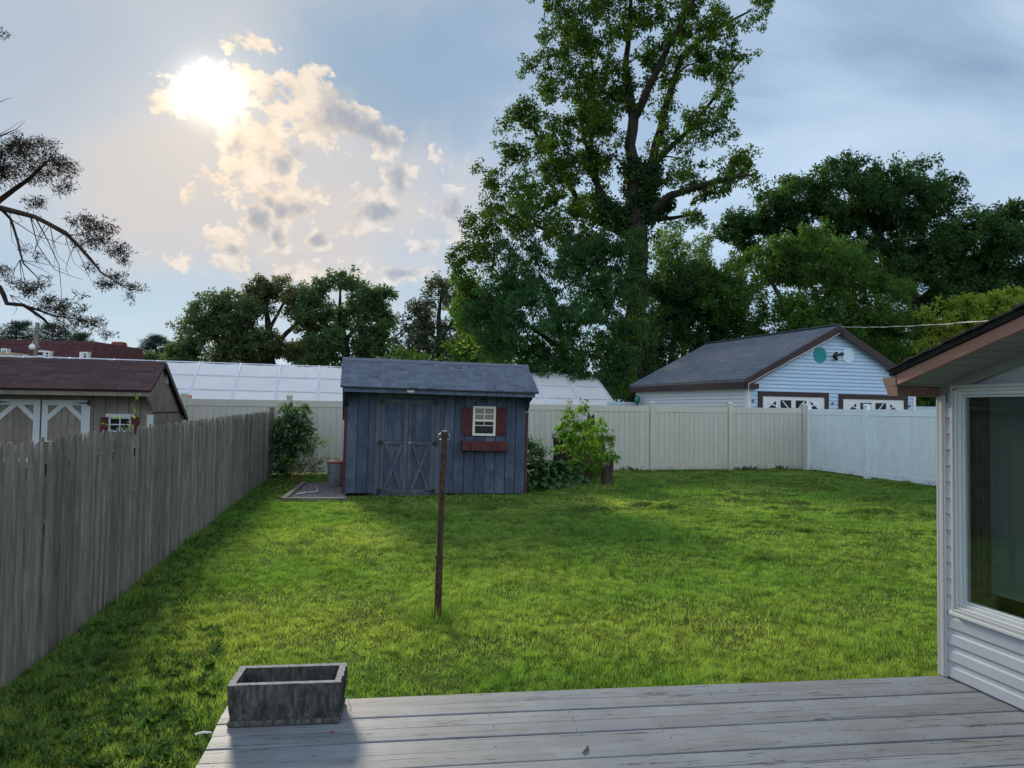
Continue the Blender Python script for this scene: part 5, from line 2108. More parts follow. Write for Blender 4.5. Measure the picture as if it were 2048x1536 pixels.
def tree(name, label, cat, Y, limbs, blobs, leaf_mat, bark, cr=.6, dens=1.6, per=90, L=.24, W=.12, group=None, base=None,
         droop=.35, leafy=True, sides=5, ydepth=.8, lo=.35, hi=.85, rmin=.02, flat=.75):
    """limbs given in photo pixels with a radius in metres and a depth offset: (px, py, r, dy)"""
    L3 = []
    for lb in limbs:
        L3.append([(at(p[0], p[1], Y + (p[3] if len(p) > 3 else 0)), p[2]) for p in lb])
    if base is None:
        b = L3[0][0][0]
        base = Vector((b.x, b.y, 0))
    L3[0].insert(0, (Vector((base.x, base.y, -.3)), L3[0][0][1] * 1.25))
    root = empty(name, (base.x, base.y, 0))
    tag(root, label, cat, group)
    cs = blob_centres(blobs, Y, cr, dens, ydepth)
    sk = skeleton(L3, cs, rmin=rmin, sides=sides)
    tr = sk.build('trunk', bark, root)
    tr.location = (-base.x, -base.y, 0)
    extra_c = []
    for pts in L3[1:]:
        P = [p[0] for p in pts]
        for i in range(max(1, len(P) // 3), len(P) - 1):
            m = max(1, int((P[i + 1] - P[i]).length / (cr * .9)))
            for j in range(m):
                q = P[i].lerp(P[i + 1], (j + random.random()) / m)
                extra_c.append(np.array(q) + RNG.normal(0, cr * .55, 3))
    if extra_c and leafy:
        cs = np.concatenate([cs, np.array(extra_c)])
    k = 7
    sub = np.repeat(cs, k, axis=0) + rand_unit(len(cs) * k) * (RNG.random(len(cs) * k) ** .4)[:, None] * cr * 1.05 * np.array([1, 1, flat])
    radii = cr * .36 * RNG.uniform(.7, 1.4, len(sub))
    me = card_mesh('crown', *leaves(sub, radii, per / k, L, W, droop, .9, lo, hi))
    cw = link('crown', me, leaf_mat, root, (-base.x, -base.y, 0))
    return root, base


# big oak
OAK_BLOBS = [
    (1120, 40, 62, 48), (1205, 62, 72, 62), (1290, 30, 55, 48, .8), (1128, 150, 70, 42), (1215, 155, 70, 58), (1100, 222, 64, 40), (1035, 236, 44, 26),
    (1165, 255, 70, 48), (1250, 200, 46, 48, .9), (1150, 95, 60, 40, .8), (1075, 130, 28, 16, .8), (1085, -20, 50, 40), (1250, -40, 120, 50),
    (1390, 30, 40, 30, .9), (1385, 110, 36, 32, .9), (1440, 112, 44, 24, 1.2), (1545, -5, 30, 14), (1360, 60, 36, 40, .8), (1420, 40, 36, 26, .9), (1485, 108, 26, 16), (1420, 170, 46, 26, .8), (1462, 205, 24, 20),
    (1440, 65, 40, 14, .7), (1510, 12, 36, 12), (1450, 25, 36, 16, .7), (1330, 130, 34, 40, .5), (1405, 240, 54, 30, .9), (1350, 290, 50, 34, .8), (1440, 262, 30, 16),
    (1440, 325, 50, 24), (1488, 322, 24, 24), (1345, 360, 50, 26, .8), (1395, 385, 40, 18, .8), (1400, 422, 26, 10), (1440, 352, 46, 14, .8), (1370, 330, 34, 20, .6),
    (1015, 300, 48, 30), (1080, 312, 66, 36), (1150, 345, 56, 40), (1215, 330, 36, 40, .6), (985, 365, 36, 26), (1060, 385, 76, 38), (980, 430, 52, 36), (1135, 420, 60, 40),
    (945, 478, 40, 34), (1045, 460, 76, 40), (930, 530, 28, 38), (990, 530, 62, 40), (948, 590, 46, 36), (1200, 420, 40, 40, .7), (1180, 480, 60, 40), (1020, 590, 60, 36),
    (1330, 250, 30, 40, .5), (1280, 90, 40, 50, .6), (1200, 250, 60, 60, .5),
]
OAK_LIMBS = [
    [(1268, 790, 0.562), (1270, 640, 0.499), (1274, 520, 0.484), (1276, 440, 0.468), (1264, 360, 0.328), (1262, 290, 0.281), (1266, 235, 0.265), (1252, 130, 0.156, 1), (1262, 20, 0.109, 1), (1262, -70, 0.047, 1)],
    [(1266, 240, 0.234), (1300, 170, 0.187, -1), (1338, 90, 0.148, -1.5), (1382, 15, 0.109, -2), (1398, -40, 0.055, -2)],
    [(1284, 420, 0.312), (1306, 320, 0.234, .5), (1328, 225, 0.195, 1), (1362, 115, 0.156, 1.5), (1425, 60, 0.101, 2), (1500, 22, 0.047, 2)],
    [(1288, 440, 0.281), (1340, 392, 0.187, -1), (1410, 368, 0.133, -2), (1480, 352, 0.078, -2.5), (1508, 350, 0.031, -2.5)],
    [(1306, 330, 0.172, .5), (1380, 258, 0.125, 2), (1432, 190, 0.086, 3), (1480, 120, 0.039, 3)],
    [(1256, 450, 0.234), (1200, 395, 0.156, 1), (1180, 300, 0.117, 2), (1190, 190, 0.086, 2), (1180, 90, 0.039, 2)],
    [(1256, 470, 0.234), (1175, 430, 0.172, 2), (1115, 335, 0.125, 3), (1058, 245, 0.062, 3)],
    [(1250, 500, 0.187), (1130, 475, 0.117, 2), (1025, 432, 0.070, 3), (958, 405, 0.023, 3)],
    [(1288, 440, 0.172), (1345, 436, 0.101, 1), (1405, 426, 0.039, 1)],
    [(1230, 420, 0.172), (1188, 360, 0.125, 1), (1165, 255, 0.094, 1), (1150, 150, 0.047, 1)],
]
oak, oak_b = tree('oak_tree', 'tallest oak with bare forked limbs and an ivy clad trunk behind the greenhouse end', 'tree', 35.0, OAK_LIMBS, OAK_BLOBS,
                  L_OAK, m_bark, cr=.55, dens=.95, per=190, L=.19, W=.085, ydepth=.9, droop=.5, lo=.3, hi=.95, flat=.95)
# ivy round the oak trunk
cs = []
for (p0, p1, r) in (((1276, 440), (1262, 320), .55), ((1270, 640), (1276, 440), .95), ((1268, 780), (1270, 640), 1.1), ((1284, 420), (1306, 320), .45), ((1288, 440), (1330, 400), .4), ((1256, 450), (1205, 400), .4)):
    n = 60
    for k in range(n):
        u = random.random()
        c = at(p0[0] + (p1[0] - p0[0]) * u, p0[1] + (p1[1] - p0[1]) * u, 35)
        a = random.uniform(0, 2 * math.pi)
        cs.append(np.array(c) + np.array([math.cos(a) * r * .8, math.sin(a) * r * .8, 0]))
cs = np.array(cs)
me = card_mesh('ivy', *leaves(cs, np.full(len(cs), .34), 45, .17, .13, .9, 1.2, .25, .7))
link('ivy', me, L_DARK, oak, (-oak_b.x, -oak_b.y, 0))

tree('locust_tree', 'drooping dark green locust in front of the big oak', 'tree', 32.5,
     [[(1130, 790, .22), (1128, 690, .20), (1110, 610, .15), (1080, 550, .08)], [(1128, 690, .14), (1190, 600, .10, 1), (1215, 520, .05, 1)], [(1128, 700, .12), (1040, 640, .08, -1), (975, 600, .04, -1)]],
     [(1000, 590, 60, 44), (1075, 560, 78, 56), (1165, 515, 74, 52), (1235, 495, 56, 52), (1100, 640, 100, 56), (1205, 600, 86, 70), (1000, 680, 62, 44), (1150, 710, 110, 50), (945, 630, 30, 40, .8),
      (1245, 690, 56, 60), (1080, 730, 90, 40), (1040, 500, 50, 36, .6), (1215, 760, 60, 40)],
     L_LOCUST, m_bark, cr=.52, dens=1.6, per=190, L=.17, W=.065, droop=1.1, ydepth=.6, lo=.3, hi=.8)

tree('maple_tree', 'bright green bushy tree at the left foot of the big oak', 'tree', 34.5,
     [[(965, 790, .18), (962, 700, .15), (950, 620, .10), (945, 560, .05)]],
     [(940, 610, 34, 40), (965, 660, 50, 44), (1000, 700, 50, 40), (930, 570, 28, 34, .8), (990, 620, 44, 40)],
     L_LIGHT, m_bark, cr=.55, dens=1.7, per=110, L=.22, W=.12, ydepth=.8)

tree('understory_tree', 'shaded dark tree filling the gap between the oak and the garage', 'tree', 38.0,
     [[(1340, 790, .2), (1345, 700, .18), (1360, 620, .10), (1365, 560, .05)]],
     [(1325, 600, 60, 60), (1385, 650, 74, 60), (1300, 700, 70, 64), (1400, 600, 54, 54), (1255, 755, 60, 44), (1320, 760, 80, 40), (1440, 690, 70, 50), (1360, 540, 40, 40, .7)],
     L_DARK, m_bark, cr=.65, dens=2.0, per=180, L=.21, W=.10, ydepth=.7)

tree('poplar_tree', 'feathery pale green tree tops between the oak and the dark right tree', 'tree', 48.0,
     [[(1370, 780, .25), (1368, 650, .2), (1360, 560, .12), (1350, 480, .04)], [(1368, 620, .12), (1395, 540, .07), (1405, 490, .03)]],
     [(1345, 495, 24, 40), (1355, 550, 44, 44), (1395, 510, 26, 36), (1400, 570, 44, 44), (1350, 620, 60, 44), (1420, 560, 34, 50), (1320, 520, 24, 50, .7)],
     L_LIGHT, m_bark, cr=.7, dens=1.5, per=170, L=.25, W=.08, droop=-.3, ydepth=.7)

tree('dogwood_tree', 'wide mid green spreading tree right behind the garage roof', 'tree', 37.0,
     [[(1600, 760, .26), (1598, 690, .22), (1570, 610, .14), (1530, 540, .06)], [(1598, 690, .16), (1650, 600, .11, 1), (1690, 530, .05, 1)], [(1598, 700, .14), (1700, 640, .09, -1), (1790, 600, .04, -1)], [(1598, 700, .12), (1500, 650, .08, 1), (1440, 610, .04, 1)]],
     [(1470, 560, 62, 50), (1550, 515, 74, 46), (1635, 545, 86, 52), (1720, 555, 66, 44), (1500, 630, 84, 46), (1600, 630, 96, 48), (1715, 630, 86, 42), (1795, 580, 44, 30), (1790, 640, 50, 34),
      (1430, 610, 46, 50), (1530, 690, 90, 40), (1640, 690, 90, 40), (1600, 480, 50, 24, .7), (1690, 500, 40, 24, .7), (1760, 690, 70, 40)],
     L_MID, m_bark, cr=.58, dens=1.9, per=190, L=.18, W=.085, ydepth=.7, lo=.3, hi=.85)

tree('oak_tree', 'broad dark oak crown spreading above the garage and the near house roof', 'tree', 47.0,
     [[(1845, 800, .6), (1840, 680, .5), (1815, 560, .34), (1745, 450, .2), (1690, 370, .09)], [(1828, 620, .36), (1890, 560, .26, 1), (1960, 515, .18, 2), (2040, 470, .08, 2)], [(1815, 560, .25), (1850, 450, .16, -1), (1880, 385, .07, -1)],
      [(1840, 680, .3), (1930, 640, .2, -2), (2040, 600, .1, -2)], [(1815, 570, .24), (1700, 500, .15, 2), (1560, 450, .08, 2), (1470, 465, .04, 2)], [(1745, 450, .14), (1790, 370, .06)]],
     [(1618, 362, 50, 28), (1690, 338, 44, 24), (1700, 375, 60, 30), (1785, 362, 50, 30), (1855, 385, 50, 26), (1905, 368, 26, 14), (1560, 395, 44, 18, .8), (1500, 432, 50, 24), (1455, 462, 34, 24), (1595, 425, 76, 30), (1715, 430, 84, 44),
      (1825, 440, 78, 40), (1895, 462, 40, 26), (1955, 445, 50, 30), (2015, 420, 44, 26), (2045, 470, 50, 36), (1990, 480, 50, 26), (1850, 520, 84, 44), (1955, 550, 84, 34), (2045, 545, 44, 34), (1890, 590, 84, 36), (2030, 590, 60, 30), (1760, 500, 70, 40), (1530, 460, 60, 30), (1640, 480, 70, 34), (1840, 330, 20, 12, .6), (1745, 345, 20, 14), (1640, 410, 110, 40, .6), (1780, 420, 120, 50, .6), (1900, 500, 120, 60, .6), (1700, 560, 150, 60, .6), (1980, 520, 100, 60, .6), (1840, 640, 120, 50, .7), (1560, 520, 100, 50, .5)],
     L_DARK, m_bark, cr=.78, dens=1.75, per=220, L=.27, W=.125, ydepth=.8, lo=.4, hi=.95)

tree('understory_tree', 'dark green tree showing between the garage gable and the near roof', 'tree', 41.0,
     [[(1780, 800, .2), (1778, 730, .16), (1770, 680, .06)]],
     [(1735, 700, 60, 40), (1800, 710, 60, 44), (1850, 740, 50, 44), (1700, 680, 40, 30), (1860, 690, 40, 40), (1840, 800, 40, 40)],
     L_DARK, m_bark, cr=.6, dens=1.6, per=100, L=.26, W=.13, ydepth=.6)

tree('maple_tree', 'sunny yellow green tree peeping over the near house roof', 'tree', 33.0,
     [[(1960, 800, .2), (1955, 700, .16), (1940, 650, .1), (1900, 620, .04)], [(1955, 700, .1), (2010, 640, .06), (2045, 610, .03)]],
     [(1868, 640, 30, 26), (1920, 612, 44, 24), (1985, 612, 52, 26), (1890, 672, 44, 34), (1940, 650, 50, 30), (2040, 600, 40, 24), (1870, 690, 30, 26), (2010, 650, 50, 30), (1985, 690, 70, 40)],
     L_YEL, m_bark, cr=.42, dens=1.7, per=110, L=.17, W=.10, ydepth=.7, droop=.5)

# far trees behind the greenhouse
FARG = 'trees far behind the greenhouse'
tree('leafy_tree', 'lighter green rounded tree leftmost of the leafy row beyond the greenhouse', 'tree', 60.0,
     [[(450, 790, .3), (452, 700, .24), (440, 640, .14), (430, 600, .05)], [(452, 700, .16), (400, 650, .1), (380, 620, .04)], [(452, 710, .14), (500, 650, .09), (510, 610, .04)]],
     [(400, 640, 40, 32), (435, 608, 36, 26), (375, 690, 34, 34), (440, 660, 60, 40), (410, 710, 66, 36), (480, 620, 40, 36), (500, 690, 50, 44), (360, 720, 30, 20)],
     L_FAR, m_bark, cr=.85, dens=1.6, per=170, L=.32, W=.15, group=FARG, ydepth=.8, rmin=.03)
tree('leafy_tree', 'open oak with dark forked limbs and sky gaps beyond the greenhouse', 'tree', 62.0,
     [[(545, 790, .45), (540, 715, .4), (538, 660, .3), (530, 600, .14), (540, 565, .05)], [(540, 700, .26), (590, 650, .17, 1), (625, 610, .07, 1)], [(540, 705, .24), (500, 650, .16, -1), (470, 610, .07, -1)], [(540, 715, .24), (610, 690, .16), (650, 640, .07)], [(538, 660, .18), (565, 610, .12, 2), (580, 580, .05, 2)]],
     [(545, 572, 40, 22), (515, 588, 34, 22), (580, 590, 30, 20), (490, 610, 30, 22, .7), (600, 620, 34, 20, .7), (540, 615, 40, 18, .45), (470, 650, 40, 30, .7), (610, 660, 40, 24, .55), (560, 700, 80, 26), (500, 715, 60, 24), (640, 700, 50, 30)],
     mat_leaf('far_oak_leaf', (.065, .088, .048), (.105, .118, .060), .42), m_bark, cr=.75, dens=1.5, per=160, L=.30, W=.14, group=FARG, ydepth=.9, rmin=.035)
tree('leafy_tree', 'dense green rounded tree directly above the left end of the shed roof', 'tree', 60.0,
     [[(695, 790, .4), (692, 700, .34), (680, 640, .2), (680, 570, .06)], [(692, 680, .2), (740, 620, .12), (765, 580, .05)], [(692, 690, .2), (640, 640, .12), (615, 600, .05)]],
     [(690, 562, 34, 22), (640, 590, 46, 30), (725, 590, 46, 34), (765, 610, 30, 36), (680, 630, 60, 30, .8), (620, 640, 34, 36, .8), (750, 650, 46, 34), (690, 690, 90, 36), (640, 715, 60, 26), (760, 700, 40, 34), (785, 640, 14, 18)],
     mat_leaf('far_maple_leaf', (.058, .112, .054), (.090, .150, .062), .44), m_bark, cr=.85, dens=1.6, per=180, L=.32, W=.15, group=FARG, ydepth=.8, rmin=.03)
tree('leafy_tree', 'grey green see-through tree just left of the big oak beyond the shed', 'tree', 54.0,
     [[(880, 790, .3), (880, 700, .26), (878, 630, .16), (885, 570, .05)], [(880, 690, .16), (840, 640, .09), (830, 600, .04)], [(880, 680, .16), (920, 620, .09), (935, 580, .04)]],
     [(885, 572, 26, 24), (850, 610, 30, 26, .8), (905, 610, 34, 30, .8), (835, 650, 32, 30), (885, 660, 50, 36, .8), (930, 650, 30, 34), (850, 700, 50, 34), (910, 710, 50, 30), (812, 690, 20, 34)],
     mat_leaf('far_grey_leaf', (.062, .088, .060), (.095, .118, .072), .4), m_bark, cr=.72, dens=1.5, per=150, L=.27, W=.13, group=FARG, ydepth=.8, rmin=.03)
tree('leafy_tree', 'low bright green bushy tree right above the middle of the shed roof', 'tree', 46.0,
     [[(940, 790, .16), (940, 740, .12), (945, 690, .04)]],
     [(930, 690, 34, 30), (970, 700, 40, 36), (925, 725, 40, 26), (985, 740, 50, 26), (800, 715, 24, 16), (830, 725, 30, 16)],
     L_LIGHT, m_bark, cr=.6, dens=1.7, per=90, L=.28, W=.13, group=FARG, ydepth=.7)
tree('bush', 'small pale bush right of the red chimney', 'shrub', 66.0,
     [[(285, 790, .12), (285, 740, .08), (283, 715, .03)]],
     [(265, 712, 16, 14), (285, 720, 30, 14), (320, 722, 40, 14), (258, 725, 16, 10)],
     L_FAR, m_bark, cr=.6, dens=1.8, per=70, L=.32, W=.16, ydepth=.8)


def conifer(label, px_top, py_top, px_base, Y, wpx, group=None):
    top = at(px_top, py_top, Y)
    base = Vector((at(px_base, 790, Y).x, Y, 0))
    root = empty('pine_tree', base)
    tag(root, label, 'tree', group)
    H = top.z
    mb = MB().tube([(0, 0, -.2), (0, 0, H * .5), ((top.x - base.x), 0, H)], [.28, .18, .03], 8)
    cs, ra = [], []
    wr = wpx / F_PX * Y
    nl = 16
    for k in range(nl):
        z = H * (.32 + .66 * k / nl)
        r = wr * (1.05 - (k / nl) ** 3.2) * random.uniform(.7, 1.15) + .25
        for j in range(7):
            a = random.uniform(0, 6.28)
            e = Vector((math.cos(a) * r, math.sin(a) * r, z + r * random.uniform(-.1, .35)))
            mb.tube([(0, 0, z), tuple(e * .6 + Vector((0, 0, z * .4))), tuple(e)], [.05, .035, .015], 4, cap=False)
            for u in np.linspace(.35, 1, 4):
                q = Vector((e.x * u, e.y * u, z + (e.z - z) * u))
                cs.append((q.x, q.y, q.z))
                ra.append(.32 + .25 * (1 - u))
    mb.build('trunk', m_bark, root)
    me = card_mesh('crown', *leaves(np.array(cs), np.array(ra), 26, .42, .05, -.4, .6, .3, .8))
    link('crown', me, L_PINE, root)


CONG = 'conifers far behind the houses'
conifer('dark blue green pine left of the leafy far trees', 312, 668, 312, 78, 38, CONG)
conifer('blue green pine above the left end of the maroon roof', 32, 640, 32, 74, 50, CONG)
conifer('dark pine behind the maroon roof right of the utility pole', 105, 645, 105, 74, 52, CONG)
conifer('ragged pine behind the maroon roof nearest the red chimney', 150, 662, 158, 80, 40, CONG)

# foreground evergreen reaching in from the left
CED_BLOBS = [(28, 305, 36, 28), (80, 305, 46, 24), (118, 335, 34, 26), (60, 345, 46, 22, .8), (128, 378, 20, 12), (72, 412, 18, 16), (12, 350, 24, 30, .8), (-40, 330, 50, 50),
             (165, 445, 30, 18), (205, 452, 26, 16), (188, 485, 44, 16), (232, 500, 26, 16), (248, 520, 12, 8), (178, 536, 18, 8, .8), (225, 556, 28, 14, .8), (262, 578, 20, 12), (214, 574, 18, 10), (258, 600, 6, 5),
             (68, 580, 32, 16), (110, 606, 38, 16), (150, 625, 34, 14), (188, 646, 30, 14), (212, 664, 12, 9), (90, 558, 10, 6, .7), (14, 540, 18, 14, .8), (24, 565, 14, 9), (55, 500, 9, 6), (140, 650, 34, 10, .6), (85, 515, 14, 8, .6), (3, 62, 5, 4), (160, 590, 10, 5)]
CED_LIMBS = [
    [(-260, 700, .30), (-250, 560, .26), (-235, 380, .22), (-215, 150, .16), (-200, -120, .08)],
    [(-240, 470, .13), (-90, 470, .09), (0, 400, .055, .4), (58, 358, .04, .5), (100, 318, .02, .6)],
    [(-240, 480, .13), (-90, 420, .09), (0, 416, .06, -.3), (70, 434, .045, -.4), (132, 466, .038, -.5), (182, 519, .026, -.5), (202, 545, .016, -.5), (262, 582, .006, -.5)],
    [(0, 416, .03, -.3), (21, 438, .026, -.2), (35, 482, .022, -.2), (46, 526, .016, -.2), (78, 558, .008, -.2)],
    [(-245, 540, .12), (-80, 520, .08), (0, 575, .05, .3), (14, 607, .042, .3), (46, 610, .036, .3), (88, 638, .028, .3), (124, 678, .012, .3)],
    [(46, 610, .024, .3), (110, 632, .018, .2), (165, 640, .010, .2), (212, 662, .004, .2)],
    [(70, 434, .022, -.4), (130, 470, .014, -.6), (160, 470, .008, -.7), (205, 452, .004, -.7)],
    [(-240, 400, .10), (-80, 290, .05), (0, 272, .016), (34, 258, .006), (50, 242, .003)],
    [(0, 268, .006), (22, 256, .004), (44, 240, .002)],
    [(0, 272, .006), (25, 266, .004), (45, 258, .002)],
    [(-225, 260, .08), (-60, 180, .03), (0, 204, .008), (12, 198, .004), (26, 196, .002)],
    [(70, 434, .014, -.4), (95, 480, .010, -.2), (118, 530, .007, -.2), (124, 600, .004, -.1)],
    [(60, 430, .012, -.4), (75, 490, .008, -.5), (110, 540, .006, -.5), (165, 560, .003, -.5)],
    [(21, 438, .010, -.2), (70, 470, .007, 0), (130, 490, .005, .1), (150, 430, .003, .1)],
    [(-240, 300, .08), (-60, 120, .03), (0, 66, .006), (6, 60, .003)],
]
_rt = random.Random(5)
for k in range(26):
    x0, y0 = _rt.choice(((20, 420), (60, 432), (100, 450), (130, 466), (30, 470), (40, 520), (90, 450), (70, 500), (150, 490), (20, 590), (60, 615)))
    dx, dy = _rt.uniform(-20, 80), _rt.uniform(15, 90)
    bow = _rt.uniform(-25, 25)
    CED_LIMBS.append([(x0, y0, .008, 0), (x0 + dx * .4 + bow * .6, y0 + dy * .3, .006, .1), (x0 + dx * .8 + bow, y0 + dy * .7, .004, .2), (x0 + dx, y0 + dy, .002, .3)])
tree('cedar_tree', 'dark brown needled evergreen with long drooping branches reaching in from the left edge', 'tree', 14.0, CED_LIMBS, CED_BLOBS,
     L_CEDAR, m_bark2, cr=.125, dens=2.3, per=44, L=.072, W=.017, leafy=False, droop=.0, ydepth=.7, rmin=.004, flat=.8, lo=.3, hi=.9, sides=4)

# ------------------------------------------------------------------ shrubs near the sheds and fences
def stem_plant(name, label, base, blobs, Y, leaf_mat, bark, cr, dens, per, L, W, nst=5, droop=.6, cat='shrub', lo=.35, hi=.95, ydepth=.6):
    root = empty(name, (base.x, base.y, 0))
    tag(root, label, cat)
    cs = blob_centres(blobs, Y, cr, dens, ydepth, .08)
    limbs = []
    for k in range(nst):
        c = cs[RNG.integers(len(cs))]
        b = Vector((base.x + random.uniform(-.06, .06), base.y + random.uniform(-.05, .05), -.05))
        limbs.append([(b, .013), (b.lerp(Vector(c), .5) + Vector((0, 0, .1)), .009), (Vector(c), .004)])
    sk = skeleton(limbs, cs, rmin=.0025, rk=.006, sides=4)
    o = sk.build('stems', bark, root)
    o.location = (-base.x, -base.y, 0)
    me = card_mesh('foliage', *leaves(cs, cr * RNG.uniform(.8, 1.3, len(cs)), per, L, W, droop, .8, lo, hi))
    link('foliage', me, leaf_mat, root, (-base.x, -base.y, 0))


b = onz(585, 950, .02)
stem_plant('pokeweed_shrub', 'tall dark leaved shrub with bright tips at the end of the picket fence', Vector((b.x, 17.0, 0)),
           [(582, 830, 24, 20), (600, 822, 18, 14), (572, 850, 26, 24), (598, 858, 28, 24), (585, 885, 36, 26), (570, 905, 26, 26), (605, 880, 22, 26), (580, 930, 30, 18), (556, 840, 8, 8), (578, 805, 6, 6), (603, 810, 10, 7), (555, 880, 14, 26), (615, 850, 12, 14)],
           17.0, mat_leaf('pokeweed_leaf', (.028, .075, .030), (.075, .15, .03), .4, .08), m_twig, .10, .95, 14, .14, .05, 6, .9)
stem_plant('rose_bush', 'sparse pale leaved bush beside the trash can', Vector((onz(604, 962, .02).x, 15.4, 0)),
           [(628, 880, 10, 14, .8), (640, 888, 12, 8, .7), (655, 882, 10, 4, .6), (622, 905, 16, 10, .8), (632, 870, 6, 6), (610, 920, 16, 14), (580, 920, 18, 12, .7), (640, 918, 10, 12, .8), (625, 935, 24, 12), (590, 938, 24, 12), (650, 915, 8, 6)],
           15.4, mat_leaf('pale_leaf', (.10, .17, .06), (.20, .25, .10), .4), m_twig, .09, 1.0, 13, .055, .032, 6, .3)
stem_plant('sapling', 'bright yellow green leafy sapling in front of the old stump and tan fence', Vector((onz(1168, 957, 0).x, 16.3, 0)),
           [(1168, 815, 10, 18), (1140, 830, 14, 22), (1162, 845, 18, 20), (1200, 830, 7, 16), (1125, 860, 14, 14), (1150, 870, 28, 22), (1190, 870, 20, 24), (1142, 895, 26, 20), (1180, 900, 34, 22), (1215, 880, 12, 14), (1222, 868, 8, 8), (1212, 910, 20, 12), (1160, 925, 36, 16), (1225, 915, 8, 12), (1200, 935, 26, 12), (1140, 930, 16, 10), (1180, 945, 30, 10), (1120, 850, 5, 6), (1205, 855, 5, 12)],
           16.3, L_BRIGHT, m_twig, .11, 1.05, 13, .15, .046, 9, 1.1)
stem_plant('juniper_shrub', 'feathery dark green shrub close against the right end of the blue shed', Vector((onz(1064, 955, 0).x, 15.6, 0)),
           [(1058, 880, 8, 20), (1068, 890, 14, 20), (1060, 905, 14, 22), (1085, 900, 10, 18, .7), (1100, 895, 6, 10, .6), (1075, 915, 16, 14)],
           15.6, L_LOCUST, m_twig, .09, 1.2, 22, .07, .03, 6, .4)


# hostas: every leaf an object
def hosta_leaf_mesh():
    vs, fs = [], []
    nu, nv = 6, 4
    for i in range(nu + 1):
        u = i / nu
        wv = .5 * math.sin(math.pi * min(1, u * .93 + .07)) ** .8 * (1 - u * .25) if u < 1 else 0.0
        for j in range(nv + 1):
            v = j / nv * 2 - 1
            x = u
            y = wv * v * .78
            z = .30 * math.sin(u * 1.9) - .34 * u * u + abs(v) * wv * .22
            vs.append((x, y, z))
    for i in range(nu):
        for j in range(nv):
            q = i * (nv + 1) + j
            fs.append((q, q + 1, q + nv + 2, q + nv + 1))
    mb = MB().add(vs, fs, True)
    me = mb.mesh('leaf')
    a = me.attributes.new('tint', 'FLOAT_COLOR', 'POINT')
    c = np.ones((len(me.vertices), 4), np.float32)
    c[:, 0] = .62
    c[:, 1] = .5
    a.data.foreach_set('color', c.reshape(-1))
    return me


HL = hosta_leaf_mesh()
m_stalk = mat_plain('green_stalk', (.05, .09, .03), .7, .2)
hlabels = ['broad leaved hosta touching the right corner of the blue shed', 'broad leaved hosta in the middle of the hosta bed', 'broad leaved hosta nearest the sapling in the hosta bed']
for i, (px, py, Y, n, rr) in enumerate(((1072, 958, 14.9, 34, .34), (1102, 957, 15.1, 34, .36), (1136, 958, 15.3, 28, .34))):
    n = int(n * 1.6)
    b = at(px, py, Y)
    root = empty('hosta_plant', (b.x, Y, gz(b.x, Y)))
    tag(root, hlabels[i], 'plant', 'hostas beside the blue shed')
    for k in range(n):
        a = k * 2.399 + random.uniform(-.3, .3)
        tier = k / n
        s = random.uniform(.20, .29)
        r0 = rr * (.15 + .75 * (1 - tier))
        lf = link('leaf', HL, L_HOSTA, root, (math.cos(a) * r0, math.sin(a) * r0, .10 + .42 * tier + random.uniform(-.03, .03)), (random.uniform(-.3, .3), R(20) - .5 * tier + random.uniform(-.1, .4), a))
        lf.scale = (s, s, s)
    MB().tube([(0, 0, -.05), (0, 0, .40)], [.05, .03], 6).build('stalks', m_stalk, root)

# old stump mass behind the sapling and a cut log at its right
def rough_stump(name, label, pxl, pxr, pyt, pyb, Y, amp, seed):
    a, bq = at(pxl, pyb, Y), at(pxr, pyt, Y)
    cx = (a.x + bq.x) / 2
    rx = (bq.x - a.x) / 2
    H = bq.z
    root = empty(name, (cx, Y + rx * .7, 0))
    tag(root, label, 'stump')
    n, rows = 40, 14
    vs, fs = [], []
    for j in range(rows + 1):
        t = j / rows
        for i in range(n):
            an = 2 * math.pi * i / n
            f = float(fbm(np.array([i / n * 9 + seed]), np.array([t * 2.0 + seed]), 3)[0]) - .5
            flare = 1.0 + .28 * (1 - t) ** 3
            r = flare * (1 + amp * f)
            zt = H * (1 + amp * .5 * (float(vnoise(np.array([math.cos(an) * 2 + seed + 9]), np.array([math.sin(an) * 2 + seed]))[0]) - .5))
            vs.append((math.cos(an) * rx * r, math.sin(an) * rx * .75 * r, t * zt - .05))
    for j in range(rows):
        for i in range(n):
            i2 = (i + 1) % n
            fs.append((j * n + i, j * n + i2, (j + 1) * n + i2, (j + 1) * n + i))
    mb = MB().add(vs, fs, True)
    mb.build('bole', m_stump, root)
    top = [vs[rows * n + i] for i in range(n)]
    MB().add(top + [(0, 0, H * .96 - .05)], [(i, (i + 1) % n, n) for i in range(n)]).build('cut_face', m_timber, root)


rough_stump('tree_stump', 'large dark rotting stump half hidden behind the sapling', 1112, 1212, 876, 955, 17.3, .6, 3)
rough_stump('tree_stump', 'tall narrow dark snag behind the upper leaves of the sapling', 1172, 1190, 832, 955, 17.2, .5, 12)
rough_stump('tree_stump', 'short cut stump with flat top at the right foot of the sapling', 1205, 1229, 927, 962, 15.7, 1.1, 21)

